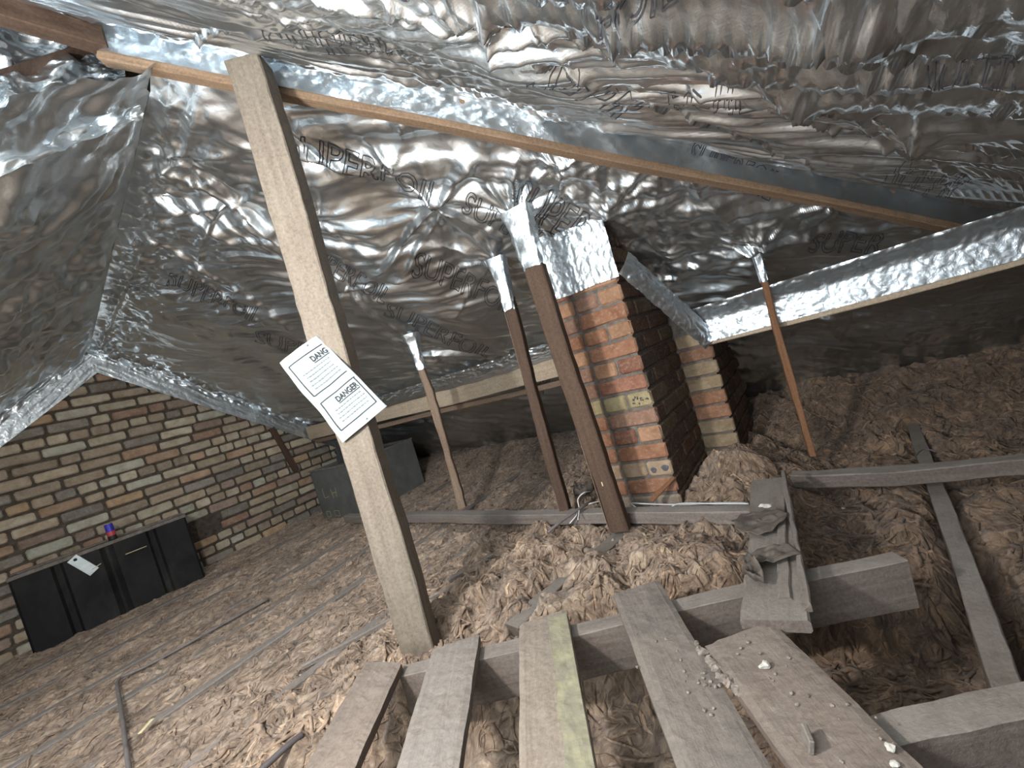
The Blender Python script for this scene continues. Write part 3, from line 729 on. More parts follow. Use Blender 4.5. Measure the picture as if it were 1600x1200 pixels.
# short cross board with felt scraps
q = [onz(*c, .158) for c in ((1173,756),(1222,738),(1270,970),(1157,972))]
far = (q[0]+q[1])/2; near = (q[2]+q[3])/2
cb = timber('short_board', near, far, np.linalg.norm(q[2]-q[3])*.96, .026, M['dusty'], seed=41, seg=.03, label='short dusty board bridging the two timbers, with felt scraps on it', cat='board', taper=(1, .86), ch=.005)
b0, b1 = onz(1262,955,.16), onz(1226,742,.16)
timber('batten', b0+[0,0,.018], b1+[0,0,.018], .014, .020, M['dusty'], seed=42, label='narrow batten on edge along the right side of the short board', cat='batten')
b0, b1 = onz(1228,938,.16), onz(1222,776,.16)
timber('batten', b0+[0,0,.010], b1+[0,0,.010], .024, .010, M['plank2'], seed=43, label='flat thin batten lying down the middle of the short board', cat='batten')
def scrap(c, rx, ry, seed, mat, name, lab, cat, th=.012, rot=0.0, curl=.02, grp=None):
    n, m_ = 26, 14; a = np.linspace(0, 2*math.pi, n, endpoint=False); r_ = np.linspace(0, 1, m_)
    V = []; F_ = []
    for s_, zo in ((1, th), (-1, 0)):
        for k in range(m_):
            for j in range(n):
                R_ = r_[k]*(1+.28*float(pn(math.cos(a[j])*1.7+seed, math.sin(a[j])*1.7, 3))+.10*float(pn(math.cos(a[j])*6+seed, math.sin(a[j])*6, 4)))
                x = rx*R_*math.cos(a[j]); y = ry*R_*math.sin(a[j])
                h = curl*r_[k]**2*(.5+.5*math.sin(2*a[j]+seed))+(.5*curl+.009)*float(billow(np.array(x*26+seed), np.array(y*26), 3, 8))
                V.append((x, y, max(h, -.002 if s_ < 0 else 0)+zo+(0 if k < m_-1 else -.3*th*s_)))
    for s_ in (0, 1):
        o_ = s_*n*m_
        for k in range(m_-1):
            for j in range(n):
                f = (o_+k*n+j, o_+k*n+(j+1) % n, o_+(k+1)*n+(j+1) % n, o_+(k+1)*n+j); F_.append(f if s_ else f[::-1])
    for j in range(n): F_.append(((m_-1)*n+j, (m_-1)*n+(j+1) % n, n*m_+(m_-1)*n+(j+1) % n, n*m_+(m_-1)*n+j))
    mt = Matrix.Translation(Vector(c)) @ Matrix.Rotation(rot, 4, 'Z')
    me = mesh(name, V, F_, True); bm = bmesh.new(); bm.from_mesh(me); bmesh.ops.remove_doubles(bm, verts=bm.verts, dist=1e-5); bmesh.ops.recalc_face_normals(bm, faces=bm.faces); bm.to_mesh(me); bm.free()
    return link(name, me, mat, None, mt, label=lab, cat=cat, group=grp)
scrap(onz(1192,818,.170), .075, .060, 3, M['felt'], 'felt_scrap', 'torn dark roofing felt scrap lying across the upper half of the short board', 'felt scrap', rot=.9, curl=.006, th=.004)
scrap(onz(1206,872,.172), .060, .038, 6, M['felt'], 'felt_scrap', 'curled dark roofing felt scrap over the middle of the thin flat batten', 'felt scrap', rot=.4, curl=.006, th=.004)
scrap(onz(1180,905,.168), .04, .022, 9, M['felt'], 'felt_scrap', 'small torn felt scrap near the lower left corner of the short board', 'felt scrap', rot=1.9, curl=.022)
scrap(onz(1197,793,.20), .016, .010, 12, M['plaster'], 'plaster_flake', 'white plaster flake on the upper felt scrap of the short board', 'flake', th=.003, curl=.002)

# rubble ---------------------------------------------------------------------
def chip(px, z, size, seed, mat, lab, name='plaster_crumb', cat='crumb', grp=None, flat=.6):
    r = random.Random(seed); bm = bmesh.new(); bmesh.ops.create_icosphere(bm, subdivisions=2, radius=1)
    for v in bm.verts:
        k = 1+.35*float(pn(v.co.x*1.6+seed, v.co.y*1.6+v.co.z, seed)); v.co *= k
        v.co.x *= size; v.co.y *= size*r.uniform(.6, .9); v.co.z *= size*flat
    me = bpy.data.meshes.new('chip'); bm.to_mesh(me); bm.free()
    p = onz(*px, z) if not isinstance(px, Vector) else px
    mt = Matrix.Translation(Vector(p)+Vector((0,0,size*flat*.75))) @ Matrix.Rotation(r.uniform(0,6), 4, 'Z')
    return link(name, me, mat, None, mt, label=lab, cat=cat, group=grp)
ZB = ZT+.005
chip((1196,1043), ZB, .0105, 1, M['plaster'], 'pale plaster crumb near the middle of the far half of the rightmost walk board')
chip((1391,1171), ZB, .0075, 2, M['plaster'], 'rounded white plaster crumb by the right edge of the rightmost walk board')
chip((1398,1196), ZB, .006, 3, M['plaster'], 'white plaster crumb at the bottom edge of the picture on the rightmost walk board')
p = onz(1262,1165,ZB); bm_ = box_mesh((-.016,-.004,0),(.016,.004,.022),.0015)
link('grey_chip', bm_, M['plank2'], None, Matrix.Translation(Vector(p)) @ Matrix.Rotation(1.9, 4, 'Z') @ Matrix.Rotation(.25, 4, 'X'), label='grey wood chip standing on edge on the rightmost walk board, casting a shadow', cat='chip')
rr = random.Random(5)
for i in range(46):
    if i < 22: px = (rr.uniform(1120, 1340), 0); t = rr.uniform(0, 1); px = (1150+t*210+rr.gauss(0,28), 1000+t*180+rr.gauss(0,14)); z_ = ZB
    else: t = rr.uniform(0, 1); px = (1022+t*110+rr.gauss(0,16), 985+t*130+rr.gauss(0,18)); z_ = ZT
    chip(px, z_, rr.uniform(.0016, .0042), 20+i, M['dirt'], 'small grit crumb scattered on the two rightmost walk boards', 'grit', 'grit', 'grit on the walk boards')
# crumbling edge between boards 4 and 5
for i in range(16):
    t = i/15; px = (1088+t*70+rr.gauss(0,3), 1008+t*82+rr.gauss(0,3))
    chip(px, ZT-.006, rr.uniform(.006, .011), 80+i, M['dirt'], 'dirt crumb packed along the right edge of the mottled fourth walk board', 'dirt_crumb', 'grit', 'dirt crumbs along the fourth walk board', .7)
chip((640,742), zw(*onz(640,742,.0)[:2]), .012, 60, M['plaster'], 'white fragment on the wool at the near side of the grey metal tank') if False else None
for px, lb in (((512,865), 'tiny white fragment on the wool left of the tall pale post'), ((423,1036), 'tiny white fragment on the wool midway between black tank and left board'), ((640,812), 'tiny white fragment on the wool right behind the tall pale post'), ((600,1036), 'white fragment at the far end of the leftmost walk board')):
    p = onz(*px, .0); chip(px, zw(p[0], p[1])+.002, .006, px[0], M['plaster'], lb, 'plaster_crumb', 'crumb')
for px, lb, s_ in (((1345,742), 'white lump below the cross timber on the right side', .011), ((1252,748), 'white sliver beside the top of the short board', .008), ((1318,795), 'pale plaster lump on the wool right of the short board', .007)):
    p = onz(*px, -.01); chip(px, zw(p[0], p[1])+.003, s_, px[0], M['plaster'], lb, 'plaster_crumb', 'crumb')

# ---------------------------------------------------------------- upright posts
def foot(px, py, z): return onz(px, py, z)
def post(name, base, toppx, w, d, mat, lab, sleeve=None, extra=0.0, seed=0, face=None, **k):
    base = np.array(base, float); dr = ray(*toppx)
    # top: point on the sight line nearest to the vertical above the base
    hb = np.hypot(base[0], base[1]); hd = np.hypot(dr[0], dr[1]); tt_ = hb/hd
    top = CAM+dr*tt_; v_ = top-base; top = base+v_*(1+extra)
    up = face if face is not None else (0, -1, 0)
    o = timber(name, base, top, w, d, mat, up=up, seed=seed, label=lab, cat='post', **k)
    return o, base, top
def sleeve(parent, a, b, w, d, up, lab, seed=1, flare=1.8):
    """crumpled foil gathered round the head of a post, from a (lower) to b (upper)"""
    Mx_, L = frame_mtx(a, b, up); n, m_ = 26, 28; V = np.zeros((n, m_, 3))
    for i in range(n):
        t = i/(n-1); k = 1.10+(flare-1)*t**3
        for j in range(m_):
            th = 2*math.pi*j/(m_-1); c, s = math.cos(th), math.sin(th)
            ex = .35; y = math.copysign(abs(c)**ex, c)*w/2*k; z = -d/2+math.copysign(abs(s)**ex, s)*d/2*k
            r = 1+.22*float(billow(np.array(c*2.2+seed), np.array(s*2.2+t*3), 3, seed))-.08
            V[i, j] = (t*L+.004*math.sin(5*th+seed)*(i == 0), y*r, -d/2+(z+d/2)*r)
    V[:, -1] = V[:, 0]
    return link('foil_sleeve', gridmesh('sleeve', V, flip=False), M['foil_tape'], parent, Mx_, label=lab)
# main pale post: front face turned to the camera
fb = foot(655, 1028, .03)
fc = -np.array([F0[0], F0[1], 0]); fc = np.array([.56, -.83, 0])
main, mb, mt_ = post('post', fb-[.0,0,.05], (376, 88), .104, .085, M['post_tan'], 'tall pale sawn post in the left foreground with the paper notice on it', face=tuple(fc), seed=50, ch=.003, wob=.0015, seg=.04)
p2, b2, t2 = post('post', foot(724,794,.08), (652,560), .042, .042, M['post_mid'], 'short thin rough post farthest back, left of the paired posts', seed=51, face=(.5,-.87,0), extra=.16, wob=.003)
sleeve(p2, b2+(t2-b2)*.80, b2+(t2-b2)*1.0, .042, .042, (.5,-.87,0), 'foil gathered round the post head', 3, 2.2)
p3, b3, t3 = post('post', foot(882,800,.09), (783,440), .048, .050, M['post_brown'], 'thin brown post with a pale left edge, left of the wide dark post', seed=52, face=(.25,-.97,0), extra=.10)
sleeve(p3, b3+(t3-b3)*.80, b3+(t3-b3)*1.0, .048, .050, (.25,-.97,0), 'foil gathered round the post head', 5, 1.7)
p4, b4, t4 = post('post', foot(967,832,.06), (815,365), .076, .045, M['post_brown'], 'wide dark brown post with pale nicks, standing right before the chimney', seed=53, face=(.1,-1,0), extra=.06, ch=.004)
sleeve(p4, b4+(t4-b4)*.84, b4+(t4-b4)*1.02, .076, .045, (.1,-1,0), 'foil gathered round the post head', 7, 1.5)
p5, b5, t5 = post('post', foot(1270,713,.06), (1188,415), .026, .040, M['post_red'], 'slim reddish post on the right in front of the foil-wrapped purlin', seed=54, face=(.2,-.98,0), extra=.12)
sleeve(p5, b5+(t5-b5)*.82, b5+(t5-b5)*1.0, .026, .040, (.2,-.98,0), 'foil gathered round the post head', 9, 2.0)
# edge strips painted paler to stand for lit faces, and nicks, on dark posts
def side_strip(p, a, b, w, d, up, mat):
    Mx_, L = frame_mtx(a, b, up)
    link('lit_edge', box_mesh((0.02, w/2-.001, -d+.002), (L*.82, w/2+.0012, -.003), .0005), mat, p, Mx_, label='post edge painted paler as if lit')
side_strip(p3, b3, t3, .048, .050, (.25,-.97,0), M['post_mid'])
side_strip(p4, b4, t4, .076, .045, (.1,-1,0), M['post_mid'])
Mx_, L = frame_mtx(b4, t4, (.1,-1,0)); r_ = random.Random(4)
for t in (.62, .555, .53, .49, .31, .15): 
    y = r_.uniform(-.02, .02)
    link('nick', box_mesh((t*L, y, -.0005), (t*L+r_.uniform(.012,.03), y+.004, .0012), .0005), M['straw'], p4, Mx_)

# paper notice pinned to the main post --------------------------------------
Mp, Lp = frame_mtx(mb, mt_, tuple(fc)); face_n = np.array(Mp.to_3x3() @ Vector((0,0,1)))
pc = np.array(Mp @ Vector((0, 0, .012)))
def onpaper(px, py): return onpl(px, py, pc, face_n)
TL, TR, BR, BL = onpaper(437,567), onpaper(492,524), onpaper(606,634), onpaper(535,692)
npz = empty('paper_notice', tuple(map(float, (TL+TR+BR+BL)/4)), label='white printed warning sheet wrapped slantwise on the tall pale post', cat='notice')
def paper_pt(u, v, off=0):      # u across (left to right), v down
    u = np.asarray(u, float); v = np.asarray(v, float)
    P_ = (TL*((1-u)*(1-v))[..., None]+TR*(u*(1-v))[..., None]+BR*(u*v)[..., None]+BL*((1-u)*v)[..., None])
    c = .006*np.sin(v*7+u*2)+.010*(u**3)*sm(.45,0,v)*-1.6+.006*pn(u*3, v*4, 5)+.012*np.exp(-((v-1)/.1)**2)*(u-.5)+off
    return P_+face_n*c[..., None]
U_, V_ = np.meshgrid(np.linspace(0, 1, 24), np.linspace(0, 1, 40), indexing='ij')
sheet = gridmesh('sheet', np.concatenate([paper_pt(U_, V_), paper_pt(U_[::-1], V_[::-1][:, :], -.0006)], 0))
link('sheet', sheet, M['paper'], npz)
def lines_on(fn, segs, wd, off, name, mat, parent):
    V = []; F_ = []
    for (a, b) in segs:
        a = np.array(a, float); b = np.array(b, float); d_ = b-a; L_ = np.linalg.norm(d_)
        if L_ < 1e-6: continue
        n_ = np.array([-d_[1], d_[0]])/L_*wd/2; k = max(1, int(L_/.06))
        for i in range(k):
            p, q_ = a+d_*i/k, a+d_*(i+1)/k; s = len(V)
            pts = np.array([p-n_, q_-n_, q_+n_, p+n_]); V += list(fn(pts[:,0], pts[:,1], off)); F_.append((s, s+1, s+2, s+3))
    return link(name, mesh(name, V, F_), mat, parent)
def text_segs(txt, res=3, thin=False):
    """outline segments and triangulated faces of a string in unit height"""
    c = bpy.data.curves.new('t', 'FONT'); c.body = txt; c.resolution_u = res; c.fill_mode = 'NONE' if thin else 'BOTH'; c.offset = 0 if thin else .022
    o = bpy.data.objects.new('t', c); COL.objects.link(o); dg = bpy.context.evaluated_depsgraph_get(); dg.update()
    me = o.evaluated_get(dg).to_mesh(); V = [(v.co.x, v.co.y) for v in me.vertices]
    E = [tuple(e.vertices) for e in me.edges]; Fs = [tuple(p.vertices) for p in me.polygons]
    bpy.data.objects.remove(o); bpy.data.curves.remove(c); return V, E, Fs
def printed(parent, fn, txt, u0, v0, wid, hgt, off, mat, name='printed_text'):
    V, E, Fs = text_segs(txt); a = np.array(V); a[:, 0] -= a[:, 0].min(); mxx = a[:, 0].max(); mxy = .72
    U = u0+a[:, 0]/mxx*wid; Vv = v0-a[:, 1]/mxy*hgt
    P_ = fn(U, Vv, off); return link(name, mesh(name, P_, Fs), mat, parent)
O_ = .003
for (v0, v1) in ((.10,.47), (.56,.90)):
    top_ = v0 < .3
    printed(npz, paper_pt, 'DANG' if top_ else 'DANGER', .58 if top_ else .40, v0+.10, .36 if top_ else .50, .062, O_, M['ink'])
    a, b, c, d_ = (.12, v0), (.95, v0), (.93, v1), (.12, v1)
    lines_on(paper_pt, [(a,b),(c,d_)], .008, O_, 'printed_border', M['ink'], npz)
    lines_on(paper_pt, [(d_,a)]+([] if top_ else [((.93,v0),(.93,v1))]), .018, O_, 'printed_border', M['ink'], npz)
    lines_on(paper_pt, [((.58 if top_ else .40,v0+.115),(.94 if top_ else .90,v0+.115))], .007, O_, 'underline', M['ink'], npz)
    r_ = random.Random(int(v0*100)); y = v0+.15
    M.setdefault('ink2', simple('faint_ink', (.16,.175,.18), .8, var=.1))
    segs = []
    while y < v1-.03:
        x = .20+r_.uniform(0,.06)
        while x < .84:
            l = r_.uniform(.02, .07); segs.append(((x, y), (min(x+l, .87), y))); x += l+.015
        y += .042
    lines_on(paper_pt, segs, .010, O_, 'small_print', M['ink2'], npz)
for (u, v) in ((.72,.03),(.60,.965)):
    link('drawing_pin', tube_mesh([paper_pt(np.array(u), np.array(v), .001), paper_pt(np.array(u), np.array(v), .004)], .003), M['zinc'], npz)

# ---------------------------------------------------------------- purlins
pu = timber('purlin', (-4.10, 2.33, .80), (-1.06, 2.33, .775), .05, .125, M['purlin'], wob=.002, seed=61, label='pale bare purlin running left from the chimney to above the grey tank', cat='roof timber')
timber('ledger', (-4.10, 2.385, .655), (-1.06, 2.385, .63), .05, .035, M['post_mid'], seed=62, label='thin timber strip tucked under and behind the pale purlin', cat='roof timber')
pr = timber('purlin', (-.485, 2.31, .748), (1.3, 2.31, .765), .06, .13, M['purlin'], wob=.002, seed=63, label='purlin right of the chimney, its face wrapped in bright foil and lower edge bare', cat='roof timber')
a = np.linspace(-.50, 1.3, 330); b = np.linspace(0, 1, 34); A, B_ = np.meshgrid(a, b, indexing='ij')
yy = 2.272-.05*sm(.45, 1, B_)**2
zz = .643+.17*B_+.01*(A)
d = .0035*(billow(A*26, B_*5, 3, 64)-.3)+.010*sm(-.2,-.5,A)*(billow(A*18,B_*3,3,66)-.2)+.012*(billow(A*12, B_*3, 3, 65)-.3)*sm(.5, .8, B_)
link('foil_wrap', gridmesh('wrap', np.stack([A, np.minimum(yy-d, 2.276), zz], -1)), M['foil_tape'], pr, label='bright foil over the purlin face')
a = np.linspace(-3.3, -1.02, 330); A, B_ = np.meshgrid(a, b, indexing='ij')
yy = 2.297-.03*B_; zz = .765+.10*B_+.01*pn(A*5, A*0, 4)*(1-B_)
d = .020*(billow(A*12, B_*3, 4, 67)-.3)
link('foil_wrap', gridmesh('wrap', np.stack([A, yy-d*B_, zz], -1)), M['foil'], pu, label='crumpled foil lapped over the purlin top edge')

# ---------------------------------------------------------------- chimney
ch = empty('chimney', (-.8, 2.0, 0), label='red brick chimney stack rising into the foil, with a narrower stub behind it', cat='chimney')
CX0, CX1, CY0, CY1 = -.945, -.628, 1.80, 2.36
link('core', box_mesh((CX0+.012, CY0+.010, -.12), (CX1-.010, CY1+.3, 1.5), 0), M['mortar2'], ch)
link('stub_core', box_mesh((CX1-.02, CY1+.010, -.1), (-.478, CY1+.45, .80), 0), M['mortar2'], ch)
CP = [((.33,.165,.10),6), ((.29,.14,.095),4), ((.38,.22,.135),3), ((.27,.16,.115),3)]
CS = [((.13,.072,.048),4), ((.10,.06,.042),4), ((.14,.10,.068),3), ((.085,.062,.05),2)]  # right-hand faces: same brick with its shade painted into darker colours
rc = random.Random(11)
cst = [brick_mesh(.214, .064, .03, 200+i, .003, .007) for i in range(4)]; chd = [brick_mesh(.102, .064, .03, 210+i, .003, .007) for i in range(4)]
cpt = [brick_mesh(.168, .064, .03, 220+i, .003, .007) for i in range(2)]
for me in cst+chd+cpt: me.materials.append(M['brick'])
def put(me, c, al, out, col, lab=None):
    o = bpy.data.objects.new('brick', me); COL.objects.link(o); o.parent = ch
    o.matrix_basis = wm(ch).inverted() @ brick_mtx(c, al, out) @ Matrix.Rotation(rc.uniform(-.01,.01), 4, 'Z'); o.color = col
    if lab: o['label'] = lab
    return o
CPIT = .0755; nrow = 0; z = .055
special = {}
while z < 1.42:
    # front face: bricks laid from the right-hand corner
    x = CX1; k = 0; first_h = nrow % 2 == 0
    while x > CX0+.02:
        hd = (k == 0 and first_h); Lb = .1125 if hd else .2245
        if x-Lb < CX0-.01: Lb = x-CX0+.005; hd = Lb < .13
        xc = x-Lb/2+.0055; x -= Lb
        col = pick(CP, rc); lab = None
        if nrow in (6,) and k == 0: col = (.36,.30,.17,1); lab = 'pitted yellow brick'
        if nrow in (7,) and k == 1: col = (.33,.275,.16,1); lab = 'yellow brick with dark scars'
        if nrow == 1 and k >= 1: col = (.13,.125,.13,1); lab = 'blue-black burnt brick'
        if nrow == 2 and k == 0: col = (.38,.28,.19,1); lab = 'buff brick with two dark spots'
        if nrow == 5 and k == 1: col = (.15,.10,.08,1)
        if nrow == 0: col = (.30,.25,.20,1)
        if nrow == 11 and k == 1: col = (.34,.30,.20,1)
        ob = put(rc.choice(chd if hd else cst), (xc-.001, CY0+rc.uniform(-.002,.003), z), (1,0,0), (0,-1,0), col, lab)
        fl = .1125 if hd else .2245
        if abs(Lb-fl) > .01: ob.matrix_basis = ob.matrix_basis @ Matrix.Diagonal(((Lb-.0105)/(fl-.0105), 1, 1, 1))
    # right side face
    y = CY0; k = 0
    while y < CY1-.03:
        hd = (k == 0 and not first_h); Lb = .1125 if hd else .2245
        if y+Lb > CY1+.04: Lb = .1125; hd = True
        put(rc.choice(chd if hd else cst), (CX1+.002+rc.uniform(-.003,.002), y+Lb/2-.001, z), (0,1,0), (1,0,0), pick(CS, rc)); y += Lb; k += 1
    # stub
    if .04 < z < .72:
        put(rc.choice(cpt), (CX1+.081, CY1+rc.uniform(-.002,.002), z), (1,0,0), (0,-1,0), pick([((.34,.18,.11),3), ((.34,.26,.17),2), ((.27,.15,.10),2)], rc))
        y = CY1
        for k in range(3):
            hd = (k == 0 and first_h); Lb = .1125 if hd else .2245
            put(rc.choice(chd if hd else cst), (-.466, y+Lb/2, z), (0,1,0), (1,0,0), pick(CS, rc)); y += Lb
    z += CPIT; nrow += 1
# dark spots and pits: small recessed burns on particular bricks
def burn(x, z, rx, rz, mat, n=12):
    V = [(x+rx*math.cos(a_)*(1+.2*math.sin(3*a_)), CY0-.0035, z+rz*math.sin(a_)) for a_ in np.linspace(0, 2*math.pi, n, endpoint=False)]
    V2 = [(p[0]*.0+x+(p[0]-x)*.7, CY0-.0048, z+(p[2]-z)*.7) for p in V]
    F_ = [(i, (i+1) % n, n+(i+1) % n, n+i) for i in range(n)]+[tuple(range(n, 2*n))]
    return link('burn_mark', mesh('burn', V+V2, F_), mat, ch)
M['burn'] = simple('burnt_spot', (.09,.085,.10), .8, var=.4, sc=60)
zb = .055+2*CPIT
burn(-.655, zb+.002, .016, .014, M['burn']); burn(-.705, zb-.003, .013, .013, M['burn'])
r_ = random.Random(8); zb = .055+6*CPIT
for i in range(16): burn(-.712+r_.uniform(0,.07), zb+r_.uniform(-.018,.018), r_.uniform(.002,.005), r_.uniform(.002,.005), M['burn'], 7)
# foil flashing on the stack head and the wrapped strip down its side
a = np.linspace(CX0-.02, CX1+.012, 130); b = np.linspace(0, 1, 80); A, B_ = np.meshgrid(a, b, indexing='ij')
d = .003+.006*(billow(A*20, B_*5, 3, 68)-.2)+.018*(billow(A*12, B_*4, 4, 69)-.2)*sm(.5, .9, B_)
link('foil_flashing', gridmesh('flash', np.stack([A, CY0-.006-d, 1.020+.33*B_-.004*pn(A*9, A*0, 3)], -1)), M['foil_tape'], ch, label='smooth foil flashing around the stack head')
Pa = np.array([-.615, 1.79, 1.03]); Pb = np.array([-.475, 2.255, .61])
a = np.linspace(0, 1, 150); b = np.linspace(-1, 1, 26); A, B_ = np.meshgrid(a, b, indexing='ij')
C_ = Pa[None, None]*(1-A)[..., None]+Pb[None, None]*A[..., None]
wv = np.array([.35, .45, .62]); nv = np.array([.75, -.62, .1])
d = .016*(1-B_**2)+.012*(billow(A*9, B_*1.5, 4, 70)-.3)
link('foil_flashing', gridmesh('flash', C_+wv*(B_*.062+.062)[..., None]+nv*d[..., None]), M['foil_tape'], ch, label='folded foil band running down beside the stack to the purlin end')
a = np.linspace(0, 1, 60); A, B_ = np.meshgrid(a, np.linspace(0, 1, 60), indexing='ij')

# cables, conduits and sticks -------------------------------------------------
def wire(name, pts, r, mat, lab, cat='cable', parent=None, k=6, **kw):
    return link(name, tube_mesh(smooth_path(pts, k), r), mat, parent, label=lab, cat=cat, **kw)
zc = .106
wire('cable', [onz(*p, zc) for p in ((985,786),(1030,788),(1075,788),(1120,786),(1165,786))], .0030, M['cable'], 'straight grey cable clipped along the timber before the chimney')
wire('cable', [onz(985,786,zc+.004), onz(1000,797,.09), onz(1025,803,.085), onz(1045,795,.09), onz(1062,787,zc+.006), onz(1120,787,zc+.006), onz(1170,787,zc+.004)], .0030, M['cable'], 'grey cable sagging in a loop off the timber before the chimney')
wire('cable', [onz(*p) for p in ((903,812,.10),(905,795,.12),(903,780,.15),(912,770,.17),(922,768,.15))], .0025, M['cable_white'], 'thin white wire looping up between the paired posts')
wire('cable', [onz(*p) for p in ((890,818,.08),(900,806,.10),(905,795,.11),(925,786,.11),(945,782,.09))], .0028, M['cable_white'], 'white cable lying across the timber between the paired posts')
wire('conduit', [onz(*p) for p in ((856,832,.09),(880,812,.11),(910,792,.12),(925,783,.10))], .007, M['pipe'], 'dull tube sloping down left from between the paired posts', 'conduit')
scrap(onz(915,775,.10), .05, .035, 15, M['felt'], 'cable_clump', 'black clump of dirty cable tape between the paired posts', 'cable', th=.03, curl=.03)
wire('conduit', [onz(*p) for p in ((203,1215,.03),(196,1160,.03),(188,1100,.032),(183,1070,.034),(186,1062,.034),(192,1057,.030),(240,1035,.018),(330,985,.016),(420,935,.012))], .0065, M['pipe'], 'bent thin conduit coming toward the viewer at lower left', 'conduit')
wire('conduit', [onz(*p) for p in ((395,1215,.035),(450,1165,.035),(472,1148,.03))], .008, M['dark_cable'], 'dark pipe stub beside the leftmost walk board', 'conduit')
timber('offcut', onz(1018,782,.115), ony(1053,746,1.785), .022, .012, M['post_red'], seed=71, label='reddish pointed offcut leaning on the chimney foot', cat='offcut', taper=(1,.5), up=(0,-1,.2))
timber('lath', onz(470,1040,.02), onz(800,862,.03), .012, .018, M['joist'], seed=72, label='grey lath on the wool running right of the tall pale post', cat='lath')
timber('lath', onz(700,905,.045), onz(768,864,.055), .022, .02, M['joist'], seed=73, label='short grey block end poking from the wool right of the tall pale post', cat='lath')
for i, (p, q_, lb) in enumerate((((0,1172),(330,1010),'lower left'), ((60,1190),(590,890),'left of the tall post')) ):
    pass
wire('wire', [onz(*p) for p in ((1428,715,.105),(1440,703,.112),(1450,702,.112),(1462,706,.105))], .0025, M['dark_cable'], 'dark wire looped over the crossing of the right joist and timber', 'cable')
link('straw_sliver', box_mesh((-.03,-.006,0),(.03,.006,.003),.0005), M['straw'], None, Matrix.Translation(Vector(onz(229,1135,.03))) @ Matrix.Rotation(2.3,4,'Z'), label='cream sliver lying on the wool at lower left', cat='sliver')

# ---------------------------------------------------------------- black ribbed tank
A0 = onz(52,1024,.0); A1 = onz(321,901,.0); dv = A1-A0; Lk = np.linalg.norm(dv)
bt_top = None
def col_top(base, px, py):
    d_ = ray(px, py); return CAM[2]+d_[2]*np.hypot(base[0], base[1])/np.hypot(d_[0], d_[1])
H0, H1 = col_top(A0, 18, 900), col_top(A1, 292, 808); HT = (H0+H1)/2
print('tank', A0, A1, Lk, H0, H1)
tk = empty('black_tank', tuple(map(float, A0)), label='black plastic water tank with four ribbed panels against the brick gable', cat='tank')
Mt, _ = frame_mtx(A0, A1); Mt.translation = Vector(A0)
DEP = .20
def tank_profile(x):       # depth offset of the front skin along the length
    g = 0
    for c in (.235, .50, .765): g = max(g, .022*max(0, 1-(abs(x/Lk-c)/.030)**4) if abs(x/Lk-c) < .030 else 0)
    return g
# local: x along, y away from camera?  choose y so that it points into the wall
yl = Vector(Mt.to_3x3() @ Vector((0,1,0))); sgn = 1 if yl.x < 0 else -1
xa = sorted(set([0, .012]+list(np.linspace(.02, Lk-.02, 60))+[Lk-.012, Lk])); za = np.linspace(0, HT, 10)
V = []; F_ = []; n = len(xa)
for i, x in enumerate(xa):
    for zq in za:
        e = .012*(1 if i in (0, n-1) else 0); V.append((x, sgn*(tank_profile(x)+e+.004*math.sin(zq*9)), zq))
mz = len(za)
for i in range(n-1):
    for j in range(mz-1): F_.append((i*mz+j, (i+1)*mz+j, (i+1)*mz+j+1, i*mz+j+1))
s0 = len(V)
for i, x in enumerate(xa):
    for zq in (0, HT): V.append((x, sgn*DEP, zq))
for i in range(n-1):
    F_.append((s0+i*2, s0+i*2+1, s0+(i+1)*2+1, s0+(i+1)*2))
for i in (0, n-1): F_.append(tuple([i*mz+j for j in range(mz)]+[s0+i*2+1, s0+i*2]))
me = mesh('tank', V, F_); bm = bmesh.new(); bm.from_mesh(me); bmesh.ops.recalc_face_normals(bm, faces=bm.faces); bm.to_mesh(me); bm.free()
link('body', me, M['scuffed'], tk, Mt)
def tb(name, x0, x1, y0, y1, z0, z1, mat, lab=None, ch_=.003):
    ys_ = sorted((sgn*y0, sgn*y1)); return link(name, box_mesh((x0, ys_[0], z0), (x1, ys_[1], z1), ch_), mat, tk, Mt, label=lab)
tb('rim', -.004, Lk+.004, -.004, .040, HT-.012, HT+.010, M['dust_top'], 'dusty front rim')
tb('rim', -.004, Lk+.004, DEP-.03, DEP, HT-.012, HT+.012, M['dust_top'], 'dusty back rim')
tb('lid', Lk*.34, Lk*.70, .035, DEP-.025, HT-.006, HT+.004, M['dust_top'], 'dusty lid panel')
tb('lid', Lk*.93, Lk, .035, DEP-.025, HT-.006, HT+.006, M['dust_top'])
tb('lid', 0, Lk*.03, .035, DEP-.025, HT-.006, HT+.004, M['dust_top'])
for c in (): tb('groove_strap', Lk*c-.012, Lk*c+.012, .006, .020, .0, HT-.01, M['cloth'], 'dark strap in the groove')
